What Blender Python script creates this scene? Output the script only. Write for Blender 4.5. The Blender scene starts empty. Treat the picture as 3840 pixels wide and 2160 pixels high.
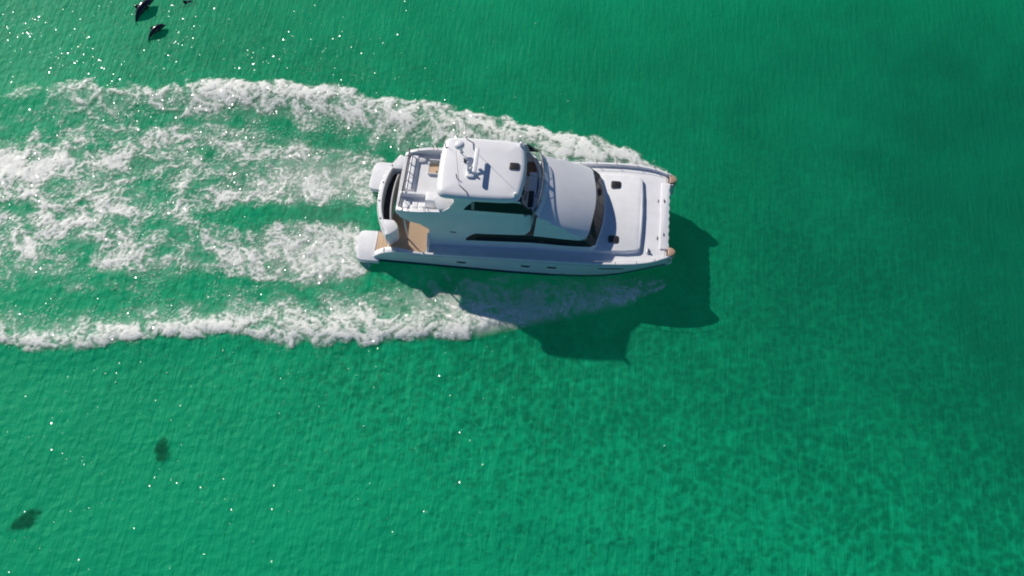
import bpy, bmesh, math, random
import numpy as np
from mathutils import Vector, Matrix
from mathutils.geometry import tessellate_polygon

random.seed(7)
sc = bpy.context.scene
COL = sc.collection

# ------------------------------------------------------------------ camera, light, exposure
cam_d = bpy.data.cameras.new("camera")
cam_d.sensor_width = 36.0
cam_d.lens = 36.0 * 4173.7 / 3840.0
cam_d.clip_start = 0.5
cam_d.clip_end = 3000.0
cam = bpy.data.objects.new("camera", cam_d)
COL.objects.link(cam)
YAW, TILT = 0.09365, 0.54717
_r = Vector((math.cos(YAW), math.sin(YAW), 0))
_f = Vector((-math.sin(YAW) * math.sin(TILT), math.cos(YAW) * math.sin(TILT), -math.cos(TILT)))
_u = _r.cross(_f)
cam.matrix_world = Matrix((
    (_r.x, _u.x, -_f.x, 3.18364),
    (_r.y, _u.y, -_f.y, -36.91497),
    (_r.z, _u.z, -_f.z, 53.72836),
    (0, 0, 0, 1)))
sc.camera = cam

SUN_ELEV = math.radians(29.5)
SUN_AZ = math.radians(135.0)            # direction the sun stands in, from +X towards +Y
sun_d = bpy.data.lights.new("sun", 'SUN')
sun_d.energy = 5.0
sun_d.angle = math.radians(0.9)
sun_d.color = (1.0, 0.925, 0.83)
sun = bpy.data.objects.new("sun", sun_d)
COL.objects.link(sun)
sdir = Vector((math.cos(SUN_ELEV) * math.cos(SUN_AZ), math.cos(SUN_ELEV) * math.sin(SUN_AZ), math.sin(SUN_ELEV)))
sun.rotation_euler = (-sdir).to_track_quat('-Z', 'Y').to_euler()
sun.location = sdir * 80

world = bpy.data.worlds.new("World")
sc.world = world
world.use_nodes = True
wn = world.node_tree
for n in list(wn.nodes):
    wn.nodes.remove(n)
sky = wn.nodes.new('ShaderNodeTexSky')
sky.sky_type = 'NISHITA'
sky.sun_disc = False
sky.sun_elevation = SUN_ELEV
sky.sun_rotation = math.pi / 2 - SUN_AZ
sky.air_density = 1.0
sky.dust_density = 0.0
sky.ozone_density = 8.0
bg = wn.nodes.new('ShaderNodeBackground')
bg.inputs['Strength'].default_value = 0.065
wo = wn.nodes.new('ShaderNodeOutputWorld')
wn.links.new(sky.outputs[0], bg.inputs[0])
wn.links.new(bg.outputs[0], wo.inputs[0])

sc.view_settings.view_transform = 'Standard'
sc.view_settings.look = 'None'
sc.view_settings.exposure = 0.0
sc.view_settings.gamma = 1.0
sc.view_settings.use_curve_mapping = False
sc.render.engine = 'CYCLES'
sc.cycles.use_denoising = True
sc.cycles.pixel_filter_type = 'BLACKMAN_HARRIS'
sc.cycles.filter_width = 1.9
sc.cycles.max_bounces = 8
sc.cycles.transparent_max_bounces = 12
sc.cycles.sample_clamp_indirect = 4.0
sc.cycles.caustics_reflective = False
sc.cycles.caustics_refractive = False

# ------------------------------------------------------------------ materials
def new_mat(name):
    m = bpy.data.materials.new(name)
    m.use_nodes = True
    nt = m.node_tree
    for n in list(nt.nodes):
        nt.nodes.remove(n)
    out = nt.nodes.new('ShaderNodeOutputMaterial')
    return m, nt, out

def N(nt, kind, **kw):
    n = nt.nodes.new(kind)
    for k, v in kw.items():
        if k.startswith('in_'):
            n.inputs[k[3:].replace('_', ' ')].default_value = v
        else:
            setattr(n, k, v)
    return n

def simple(name, col, rough=0.4, noise=0.06, scale=3.0, metal=0.0, spec=0.5, coat=0.0, bump=0.0, bscale=30.0):
    """procedural paint/plastic: colour with faint uneven wear and optional fine relief"""
    m, nt, out = new_mat(name)
    p = N(nt, 'ShaderNodeBsdfPrincipled')
    p.inputs['Roughness'].default_value = rough
    p.inputs['Metallic'].default_value = metal
    p.inputs['Specular IOR Level'].default_value = spec
    p.inputs['Coat Weight'].default_value = coat
    tc = N(nt, 'ShaderNodeTexCoord')
    nz = N(nt, 'ShaderNodeTexNoise')
    nz.inputs['Scale'].default_value = scale
    nz.inputs['Detail'].default_value = 5
    nt.links.new(tc.outputs['Object'], nz.inputs['Vector'])
    mr = N(nt, 'ShaderNodeMapRange')
    mr.inputs['From Min'].default_value = 0.3
    mr.inputs['From Max'].default_value = 0.7
    mr.inputs['To Min'].default_value = 1 - noise
    mr.inputs['To Max'].default_value = 1 + noise * 0.3
    nt.links.new(nz.outputs['Fac'], mr.inputs['Value'])
    mx = N(nt, 'ShaderNodeVectorMath', operation='SCALE')
    mx.inputs[0].default_value = col[:3]
    nt.links.new(mr.outputs[0], mx.inputs['Scale'])
    nt.links.new(mx.outputs[0], p.inputs['Base Color'])
    if bump:
        nb = N(nt, 'ShaderNodeTexNoise')
        nb.inputs['Scale'].default_value = bscale
        nb.inputs['Detail'].default_value = 4
        nt.links.new(tc.outputs['Object'], nb.inputs['Vector'])
        bp = N(nt, 'ShaderNodeBump')
        bp.inputs['Strength'].default_value = bump
        bp.inputs['Distance'].default_value = 0.02
        nt.links.new(nb.outputs['Fac'], bp.inputs['Height'])
        nt.links.new(bp.outputs[0], p.inputs['Normal'])
    nt.links.new(p.outputs[0], out.inputs['Surface'])
    return m

M = {}
M['gelcoat'] = simple('white_gelcoat', (0.82, 0.822, 0.84), 0.35, 0.05, 1.3, spec=0.4)
M['hull'] = simple('hull_gelcoat', (0.74, 0.78, 0.84), 0.28, 0.07, 0.9, spec=0.5)
M['deck'] = simple('nonskid_deck', (0.79, 0.80, 0.82), 0.65, 0.08, 1.7, bump=0.25, bscale=60, spec=0.3)
M['grey'] = simple('grey_plastic', (0.30, 0.30, 0.31), 0.5)
M['darkgrey'] = simple('dark_hatch_acrylic', (0.035, 0.034, 0.036), 0.3, 0.1)
M['boot'] = simple('navy_boot_stripe', (0.010, 0.030, 0.12), 0.4)
M['glass'] = simple('dark_tinted_glass', (0.018, 0.021, 0.030), 0.10, 0.1, 2.0, spec=0.22)
M['black'] = simple('black_frame', (0.012, 0.013, 0.016), 0.4)
M['steel'] = simple('stainless_steel', (0.55, 0.56, 0.58), 0.3, 0.1, metal=0.8)
M['dkrail'] = simple('dark_rail', (0.045, 0.045, 0.06), 0.4)
M['leather'] = simple('tan_leather', (0.33, 0.16, 0.09), 0.55, 0.15, 6.0)
M['seatdark'] = simple('dark_upholstery', (0.03, 0.032, 0.045), 0.7, 0.2, 8.0)
M['cushion'] = simple('pale_vinyl', (0.70, 0.68, 0.66), 0.6, 0.06, 4.0)
M['stem'] = simple('tan_bow_step', (0.50, 0.33, 0.225), 0.55, 0.12, 7.0)

def teak():
    m, nt, out = new_mat('teak_decking')
    tc = N(nt, 'ShaderNodeTexCoord')
    mp = N(nt, 'ShaderNodeMapping')
    mp.inputs['Scale'].default_value = (1.5, 14, 14)
    nt.links.new(tc.outputs['Object'], mp.inputs['Vector'])
    nz = N(nt, 'ShaderNodeTexNoise')
    nz.inputs['Scale'].default_value = 2.0
    nz.inputs['Detail'].default_value = 6
    nt.links.new(mp.outputs[0], nz.inputs['Vector'])
    wv = N(nt, 'ShaderNodeTexWave', wave_type='BANDS', bands_direction='Y')
    wv.inputs['Scale'].default_value = 2.6
    nt.links.new(tc.outputs['Object'], wv.inputs['Vector'])
    mr = N(nt, 'ShaderNodeMapRange')
    mr.inputs['From Min'].default_value = 0.0
    mr.inputs['From Max'].default_value = 0.12
    mr.inputs['To Min'].default_value = 0.78
    mr.inputs['To Max'].default_value = 1.0
    nt.links.new(wv.outputs['Fac'], mr.inputs['Value'])
    cr = N(nt, 'ShaderNodeValToRGB')
    cr.color_ramp.elements[0].color = (0.50, 0.355, 0.235, 1)
    cr.color_ramp.elements[1].color = (0.62, 0.46, 0.315, 1)
    nt.links.new(nz.outputs['Fac'], cr.inputs['Fac'])
    mx = N(nt, 'ShaderNodeVectorMath', operation='SCALE')
    nt.links.new(cr.outputs[0], mx.inputs[0])
    nt.links.new(mr.outputs[0], mx.inputs['Scale'])
    p = N(nt, 'ShaderNodeBsdfPrincipled')
    p.inputs['Roughness'].default_value = 0.6
    p.inputs['Specular IOR Level'].default_value = 0.25
    nt.links.new(mx.outputs[0], p.inputs['Base Color'])
    nt.links.new(p.outputs[0], out.inputs['Surface'])
    return m
M['teak'] = teak()
M['skin'] = simple('wet_grey_skin', (0.016, 0.021, 0.028), 0.22, 0.25, 3.0, spec=0.6)
def weed_mat():
    m = simple('submerged_weed', (0.008, 0.105, 0.055), 0.9, 0.6, 3.0, spec=0.02, bump=0.5, bscale=9)
    nt = m.node_tree
    out = [n for n in nt.nodes if n.type == 'OUTPUT_MATERIAL'][0]
    p = [n for n in nt.nodes if n.type == 'BSDF_PRINCIPLED'][0]
    at = N(nt, 'ShaderNodeAttribute', attribute_name='thick')
    tr = N(nt, 'ShaderNodeBsdfTransparent')
    mx = N(nt, 'ShaderNodeMixShader')
    nt.links.new(at.outputs['Fac'], mx.inputs[0])
    nt.links.new(tr.outputs[0], mx.inputs[1])
    nt.links.new(p.outputs[0], mx.inputs[2])
    nt.links.new(mx.outputs[0], out.inputs['Surface'])
    return m
M['weed'] = weed_mat()

# ------------------------------------------------------------------ numpy noise
_rs = np.random.RandomState(11)
_perm = _rs.permutation(256)
_perm = np.concatenate([_perm, _perm, _perm])
_ang = _rs.rand(256) * 2 * math.pi
_gx, _gy = np.cos(_ang), np.sin(_ang)

def pn(x, y, seed=0):
    x = x + seed * 17.31
    y = y - seed * 9.77
    xi = np.floor(x).astype(np.int64)
    yi = np.floor(y).astype(np.int64)
    xf, yf = x - xi, y - yi
    u = xf * xf * xf * (xf * (xf * 6 - 15) + 10)
    v = yf * yf * yf * (yf * (yf * 6 - 15) + 10)
    def g(ix, iy, dx, dy):
        h = _perm[(_perm[ix & 255] + iy) & 255]
        return _gx[h] * dx + _gy[h] * dy
    a = g(xi, yi, xf, yf)
    b = g(xi + 1, yi, xf - 1, yf)
    c = g(xi, yi + 1, xf, yf - 1)
    d = g(xi + 1, yi + 1, xf - 1, yf - 1)
    return (a + u * (b - a) + v * (c + u * (d - c) - (a + u * (b - a)))) * 1.4

def fbm(x, y, o=4, seed=0, gain=0.5):
    s, a = 0, 1.0
    for k in range(o):
        s = s + a * pn(x, y, seed + k)
        x, y, a = x * 2.03, y * 2.03, a * gain
    return s

def ridge(x, y, o=4, seed=0, gain=0.55):
    s, a, t = 0, 1.0, 0
    for k in range(o):
        s = s + a * (1 - np.abs(pn(x, y, seed + k)) * 1.9)
        t += a
        x, y, a = x * 2.1, y * 2.1, a * gain
    return s / t

def worley(x, y, seed=0):
    xi, yi = np.floor(x).astype(np.int64), np.floor(y).astype(np.int64)
    best = np.full(x.shape, 9.0)
    sec = np.full(x.shape, 9.0)
    for dx in (-1, 0, 1):
        for dy in (-1, 0, 1):
            h = _perm[(_perm[(xi + dx + seed) & 255] + yi + dy) & 255]
            px = (_perm[h] + 0.5) / 256.0
            py = (_perm[(h + 71) & 255] + 0.5) / 256.0
            d = np.hypot(xi + dx + px - x, yi + dy + py - y)
            sec = np.where(d < best, best, np.minimum(sec, d))
            best = np.minimum(best, d)
    return best, sec

def sstep(a, b, x):
    t = np.clip((x - a) / (b - a), 0, 1)
    return t * t * (3 - 2 * t)

# ------------------------------------------------------------------ wake layout (metres in the boat's frame)
def tab(pts):
    p = np.array(sorted(pts))
    return lambda x: np.interp(x, p[:, 0], p[:, 1])

PO = tab([(9.1, 4.3), (9.0, 4.7), (6.8, 6.2), (4.3, 7.0), (1.8, 7.2), (-2.0, 8.2), (-4.3, 8.6), (-7.1, 9.0), (-9.4, 8.8), (-12.3, 9.7), (-17.4, 9.7), (-21.2, 9.2), (-24.9, 8.5), (-28.8, 8.6), (-31.3, 8.2), (-33.4, 6.9), (-38, 6.6)])
PI_ = tab([(9.1, 4.1), (9.0, 4.2), (2.9, 4.8), (0.2, 5.4), (-2.9, 5.2), (-5.4, 5.6), (-7.9, 6.1), (-11.0, 6.9), (-14.1, 7.2), (-18.2, 7.4), (-20.7, 7.1), (-24.2, 6.4), (-28.1, 6.3), (-33.1, 5.9), (-38, 5.7)])
SO = tab([(9.3, -3.4), (8.9, -3.7), (6.9, -5.0), (5.0, -5.7), (0.9, -7.0), (-1.5, -7.8), (-5.8, -8.6), (-10.3, -9.2), (-12.7, -9.3), (-15.4, -9.1), (-18.9, -9.6), (-22.0, -10.4), (-24.0, -10.9), (-26.0, -10.9), (-29, -10.8), (-36, -11.5)])
SI = tab([(9.3, -3.3), (9.1, -3.4), (6.7, -4.0), (2.7, -4.6), (0.7, -5.6), (-3.9, -6.3), (-8.4, -6.8), (-11.7, -7.3), (-15.0, -7.7), (-18.1, -8.4), (-21.2, -9.1), (-24.4, -9.9), (-27.8, -9.8), (-36, -10.2)])
PWT = tab([(-8.2, 4.0), (-9.2, 4.5), (-10.9, 4.6), (-12.7, 4.8), (-15.2, 5.2), (-17.8, 5.7), (-20.4, 5.5), (-22.8, 5.0), (-25.3, 5.0), (-27.7, 4.6), (-29.9, 4.0), (-32.3, 3.4), (-38, 3.6)])
PWB = tab([(-8.2, 0.9), (-8.6, 0.8), (-10.5, 0.7), (-13.2, 0.3), (-15.6, 0.4), (-17.4, -0.3), (-21.0, -1.2), (-23.2, -1.6), (-25.9, -1.1), (-30.8, -1.0), (-38, -1.2)])
SWT = tab([(-8.0, -1.4), (-8.9, -1.2), (-11.6, -0.9), (-13.9, -1.4), (-16.1, -2.0), (-18.6, -1.6), (-22.1, -1.9), (-25.7, -1.6), (-30.4, -2.1), (-38, -2.0)])
SWB = tab([(-8.0, -3.9), (-8.3, -4.2), (-9.7, -4.9), (-13.1, -5.2), (-15.5, -4.9), (-19.1, -4.6), (-22.2, -5.4), (-24.4, -5.8), (-29.0, -6.1), (-38, -6.4)])

def water_z(x, y):
    """surface height of the sea: long swell, chop and the hollow and ridges of the wake"""
    z = 0.06 * fbm(x * 0.10, y * 0.14, 2, 3)
    z = z + 0.016 * fbm(x * 0.55 + y * 0.25, y * 0.45 - x * 0.1, 3, 8)
    w1 = np.exp(-((y - 0.5 * (PO(x) + PI_(x))) / 1.1) ** 2) * sstep(9.5, 4, x)
    w2 = np.exp(-((y - 0.5 * (SO(x) + SI(x))) / 1.1) ** 2) * sstep(9.5, 4, x)
    fade = np.clip(1 + x / 60.0, 0.45, 1)
    z = z + 0.22 * (w1 + w2) * fade
    inw = sstep(-7, -12, x) * sstep(7.5, 4.5, np.abs(y))
    z = z + inw * 0.035 * fbm(x * 0.8, y * 0.8, 3, 21)
    return z

def grid_object(name, xs, ys, zf, mat, attrs=None, mask=None, smooth=True):
    X, Y = np.meshgrid(xs, ys, indexing='ij')
    Z = zf(X, Y)
    nx, ny = len(xs), len(ys)
    co = np.stack([X.ravel(), Y.ravel(), Z.ravel()], 1)
    idx = np.arange(nx * ny).reshape(nx, ny)
    q = np.stack([idx[:-1, :-1].ravel(), idx[1:, :-1].ravel(), idx[1:, 1:].ravel(), idx[:-1, 1:].ravel()], 1)
    if mask is not None:
        q = q[mask.ravel()[q].any(1)]
        used = np.zeros(nx * ny, bool)
        used[q.ravel()] = True
        remap = np.cumsum(used) - 1
        q = remap[q]
        co = co[used]
    me = bpy.data.meshes.new(name)
    me.vertices.add(len(co))
    me.vertices.foreach_set('co', co.astype(np.float32).ravel())
    me.loops.add(q.size)
    me.loops.foreach_set('vertex_index', q.astype(np.int32).ravel())
    me.polygons.add(len(q))
    me.polygons.foreach_set('loop_start', np.arange(0, q.size, 4, dtype=np.int32))
    me.polygons.foreach_set('loop_total', np.full(len(q), 4, dtype=np.int32))
    me.polygons.foreach_set('use_smooth', np.full(len(q), smooth))
    me.update(calc_edges=True)
    for k, a in (attrs or {}).items():
        a = a.ravel()
        if mask is not None:
            a = a[used]
        at = me.attributes.new(k, 'FLOAT', 'POINT')
        at.data.foreach_set('value', a.astype(np.float32))
    me.materials.append(mat)
    o = bpy.data.objects.new(name, me)
    COL.objects.link(o)
    return o

# ------------------------------------------------------------------ water
def facet_normal(nt, pos, steep, lo, hi, most, scale=(21.0, 14.0, 1)):
    """small facets of random tilt, bunched in gusts; a facet flashes only where it mirrors the sun"""
    L = nt.links.new
    def mt_(op, a, b):
        n = N(nt, 'ShaderNodeMath', operation=op)
        for i, v in enumerate((a, b)):
            if isinstance(v, (int, float)):
                n.inputs[i].default_value = v
            elif v is not None:
                L(v, n.inputs[i])
        return n.outputs[0]
    gp = N(nt, 'ShaderNodeMapping')
    gp.inputs['Scale'].default_value = scale
    gp.inputs['Rotation'].default_value = (0, 0, math.radians(8))
    L(pos, gp.inputs['Vector'])
    gv = N(nt, 'ShaderNodeTexVoronoi', feature='F1', voronoi_dimensions='2D')
    gv.inputs['Scale'].default_value = 1.0
    L(gp.outputs[0], gv.inputs['Vector'])
    gc = N(nt, 'ShaderNodeSeparateColor')
    L(gv.outputs['Color'], gc.inputs[0])
    gm = N(nt, 'ShaderNodeTexNoise')
    gm.inputs['Scale'].default_value = 0.36
    gm.inputs['Detail'].default_value = 6
    gm.inputs['Roughness'].default_value = 0.72
    L(pos, gm.inputs['Vector'])
    gmr = N(nt, 'ShaderNodeMapRange')
    gmr.inputs['From Min'].default_value = lo
    gmr.inputs['From Max'].default_value = hi
    gmr.inputs['To Min'].default_value = 0.0
    gmr.inputs['To Max'].default_value = most
    L(gm.outputs['Fac'], gmr.inputs['Value'])
    act = mt_('LESS_THAN', gc.outputs[2], gmr.outputs[0])
    def tilt(ch):
        c_ = mt_('MULTIPLY', mt_('SUBTRACT', ch, 0.5), 2.0)
        sg = mt_('MULTIPLY', mt_('MULTIPLY', c_, mt_('ABSOLUTE', c_, None)), steep)
        return mt_('MULTIPLY', sg, act)
    cb = N(nt, 'ShaderNodeCombineXYZ')
    L(tilt(gc.outputs[0]), cb.inputs[0])
    L(tilt(gc.outputs[1]), cb.inputs[1])
    cb.inputs[2].default_value = 1.0
    nrm = N(nt, 'ShaderNodeVectorMath', operation='NORMALIZE')
    L(cb.outputs[0], nrm.inputs[0])
    return nrm.outputs[0]

def water_material():
    m, nt, out = new_mat('emerald_shallow_sea')
    L = nt.links.new
    geo = N(nt, 'ShaderNodeNewGeometry')
    pos = geo.outputs['Position']
    # body colour: darker to the right of the boat, lighter in the lower left
    sep = N(nt, 'ShaderNodeSeparateXYZ')
    L(pos, sep.inputs[0])
    nz = N(nt, 'ShaderNodeTexNoise')
    nz.inputs['Scale'].default_value = 0.045
    nz.inputs['Detail'].default_value = 3
    L(pos, nz.inputs['Vector'])
    def math_(op, a, b=None, c=None):
        n = N(nt, 'ShaderNodeMath', operation=op)
        for i, v in enumerate((a, b, c)):
            if v is None:
                continue
            if isinstance(v, (int, float)):
                n.inputs[i].default_value = v
            else:
                L(v, n.inputs[i])
        return n.outputs[0]
    gx = math_('MULTIPLY', sep.outputs['X'], 0.0155)
    yy_ = math_('SUBTRACT', sep.outputs['Y'], 1.0)
    gy = math_('MULTIPLY_ADD', math_('MULTIPLY', yy_, yy_), -0.0011, 0.12)  # lighter away from the boat in Y; sky sheen at the top painted in
    d = math_('ADD', gx, gy)
    nn = math_('MULTIPLY', math_('SUBTRACT', nz.outputs['Fac'], 0.5), 0.6)
    d = math_('ADD', d, nn)
    # mid-scale mottling of sand patches seen through the water
    mt = N(nt, 'ShaderNodeTexNoise')
    mt.inputs['Scale'].default_value = 0.35
    mt.inputs['Detail'].default_value = 5
    mt.inputs['Distortion'].default_value = 0.6
    L(pos, mt.inputs['Vector'])
    d = math_('ADD', d, math_('MULTIPLY', math_('SUBTRACT', mt.outputs['Fac'], 0.5), 0.40))
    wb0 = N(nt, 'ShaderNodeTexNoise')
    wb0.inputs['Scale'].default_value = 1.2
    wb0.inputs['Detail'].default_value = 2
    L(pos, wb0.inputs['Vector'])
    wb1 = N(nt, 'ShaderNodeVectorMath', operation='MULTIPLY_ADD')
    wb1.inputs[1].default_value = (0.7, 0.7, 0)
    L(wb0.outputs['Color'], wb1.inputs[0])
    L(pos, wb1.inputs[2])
    caustic = N(nt, 'ShaderNodeTexVoronoi', feature='SMOOTH_F1')  # bright caustic net painted into the body colour, not cast by sunlight
    caustic.inputs['Scale'].default_value = 2.7
    caustic.inputs['Smoothness'].default_value = 0.55
    L(wb1.outputs[0], caustic.inputs['Vector'])
    caustic_amt = N(nt, 'ShaderNodeMapRange')
    caustic_amt.inputs['From Min'].default_value = -20.0
    caustic_amt.inputs['From Max'].default_value = 14.0
    caustic_amt.inputs['To Min'].default_value = 0.9
    caustic_amt.inputs['To Max'].default_value = 0.08
    L(math_('ADD', math_('MULTIPLY', sep.outputs['X'], 0.25), sep.outputs['Y']), caustic_amt.inputs['Value'])
    d = math_('ADD', d, math_('MULTIPLY', math_('MULTIPLY', math_('SUBTRACT', 0.10, math_('MAXIMUM', math_('SUBTRACT', caustic.outputs['Distance'], 0.22), 0.0)), caustic_amt.outputs[0]), 1.55))
    d = math_('ADD', d, math_('MULTIPLY', math_('MULTIPLY', math_('MAXIMUM', math_('SUBTRACT', sep.outputs['Y'], 5.0), 0.0), math_('MAXIMUM', math_('MULTIPLY', sep.outputs['X'], -1.0), 0.0)), 0.0008))
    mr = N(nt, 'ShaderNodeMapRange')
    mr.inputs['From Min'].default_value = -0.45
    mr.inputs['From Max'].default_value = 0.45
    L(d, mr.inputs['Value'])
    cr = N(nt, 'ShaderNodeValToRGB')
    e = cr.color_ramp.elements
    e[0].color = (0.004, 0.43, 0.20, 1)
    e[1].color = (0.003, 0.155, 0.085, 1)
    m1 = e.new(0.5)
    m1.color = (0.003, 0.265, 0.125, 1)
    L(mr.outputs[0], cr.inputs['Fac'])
    # relief: chop, capillary ripples running up-left, cellular wavelets
    mp = N(nt, 'ShaderNodeMapping')
    mp.inputs['Rotation'].default_value = (0, 0, math.radians(-14))
    mp.inputs['Scale'].default_value = (4.2, 0.55, 1)
    L(pos, mp.inputs['Vector'])
    rip = N(nt, 'ShaderNodeTexNoise')
    rip.inputs['Scale'].default_value = 1.0
    rip.inputs['Detail'].default_value = 3
    rip.inputs['Distortion'].default_value = 0.5
    L(mp.outputs[0], rip.inputs['Vector'])
    wob = N(nt, 'ShaderNodeTexNoise')
    wob.inputs['Scale'].default_value = 1.3
    wob.inputs['Detail'].default_value = 2
    L(pos, wob.inputs['Vector'])
    wadd = N(nt, 'ShaderNodeVectorMath', operation='MULTIPLY_ADD')
    wadd.inputs[1].default_value = (0.55, 0.55, 0)
    L(wob.outputs['Color'], wadd.inputs[0])
    L(pos, wadd.inputs[2])
    vor = N(nt, 'ShaderNodeTexVoronoi', feature='SMOOTH_F1')
    vor.inputs['Scale'].default_value = 2.0
    vor.inputs['Smoothness'].default_value = 0.5
    L(wadd.outputs[0], vor.inputs['Vector'])
    fine = N(nt, 'ShaderNodeTexNoise')
    fine.inputs['Scale'].default_value = 3.4
    fine.inputs['Detail'].default_value = 4
    fine.inputs['Roughness'].default_value = 0.6
    L(pos, fine.inputs['Vector'])
    # smoother water to the upper right, choppier to the lower left
    calm = N(nt, 'ShaderNodeMapRange')
    calm.inputs['From Min'].default_value = -14.0
    calm.inputs['From Max'].default_value = 16.0
    calm.inputs['To Min'].default_value = 1.0
    calm.inputs['To Max'].default_value = 0.12
    L(math_('ADD', math_('MULTIPLY', sep.outputs['X'], 0.5), sep.outputs['Y']), calm.inputs['Value'])
    h = math_('MULTIPLY', math_('MULTIPLY', vor.outputs['Distance'], calm.outputs[0]), 0.065)
    h = math_('ADD', h, math_('MULTIPLY', rip.outputs['Fac'], 0.060))
    h = math_('ADD', h, math_('MULTIPLY', fine.outputs['Fac'], 0.032))
    bp = N(nt, 'ShaderNodeBump')
    bp.inputs['Strength'].default_value = 1.0
    bp.inputs['Distance'].default_value = 0.8
    L(h, bp.inputs['Height'])
    p = N(nt, 'ShaderNodeBsdfPrincipled')
    p.inputs['Roughness'].default_value = 0.5
    p.inputs['IOR'].default_value = 1.33
    p.inputs['Specular IOR Level'].default_value = 0.12
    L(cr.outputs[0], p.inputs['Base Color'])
    # the body colour scatters below the surface, so it takes the relief only partly; the skin takes it all
    bs = N(nt, 'ShaderNodeBump')
    bs.inputs['Strength'].default_value = 1.0
    bs.inputs['Distance'].default_value = 0.8
    L(math_('MULTIPLY', h, 1.0), bs.inputs['Height'])
    L(bs.outputs[0], p.inputs['Normal'])
    nrm = facet_normal(nt, pos, 0.40, 0.45, 0.64, 1.0)
    p.inputs['Coat Weight'].default_value = 0.17
    p.inputs['Coat IOR'].default_value = 1.33
    p.inputs['Coat Roughness'].default_value = 0.11
    L(nrm, p.inputs['Coat Normal'])
    clear = N(nt, 'ShaderNodeBsdfTransparent')
    clear.inputs[0].default_value = (0.10, 0.86, 0.66, 1)
    mixw = N(nt, 'ShaderNodeMixShader')
    mixw.inputs[0].default_value = 0.63
    L(clear.outputs[0], mixw.inputs[1])
    L(p.outputs[0], mixw.inputs[2])
    L(mixw.outputs[0], out.inputs['Surface'])
    return m
M['water'] = water_material()

def spaced(lo, hi, step, far):
    core = list(np.arange(lo, hi + step * 0.5, step))
    a, s = lo, step
    left = []
    while a > -far:
        s *= 1.25
        a -= s
        left.append(a)
    b, s = core[-1], step
    right = []
    while b < far:
        s *= 1.25
        b += s
        right.append(b)
    return np.array(left[::-1] + core + right)

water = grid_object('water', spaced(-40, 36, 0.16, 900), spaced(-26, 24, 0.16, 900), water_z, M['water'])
water['kind'] = 'structure'

def added_bed_z(x, y):
    return -17.0 + 0.35 * fbm(x * 0.08, y * 0.08, 3, 5) + 0.05 * fbm(x * 0.6, y * 0.6, 3, 6)  # added to lift the boat's shadow, sunk so shadows on it leave view
def added_sand_bed():
    m, nt, out = new_mat('pale_sand_bed')
    geo = N(nt, 'ShaderNodeNewGeometry')
    nz = N(nt, 'ShaderNodeTexNoise')
    nz.inputs['Scale'].default_value = 0.16
    nz.inputs['Detail'].default_value = 6
    nz.inputs['Distortion'].default_value = 0.4
    nt.links.new(geo.outputs['Position'], nz.inputs['Vector'])
    cr = N(nt, 'ShaderNodeValToRGB')
    cr.color_ramp.elements[0].position = 0.36
    cr.color_ramp.elements[0].color = (0.46, 0.45, 0.33, 1)
    cr.color_ramp.elements[1].position = 0.62
    cr.color_ramp.elements[1].color = (0.70, 0.65, 0.51, 1)
    nt.links.new(nz.outputs['Fac'], cr.inputs['Fac'])
    p = N(nt, 'ShaderNodeBsdfPrincipled')
    p.inputs['Roughness'].default_value = 0.9
    p.inputs['Specular IOR Level'].default_value = 0.0
    nt.links.new(cr.outputs[0], p.inputs['Base Color'])
    nt.links.new(p.outputs[0], out.inputs['Surface'])
    return m
M['bed'] = added_sand_bed()
bed = grid_object('added_seabed', spaced(-60, 56, 0.8, 900), spaced(-50, 60, 0.8, 900), added_bed_z, M['bed'])
bed['kind'] = 'structure'

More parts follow.
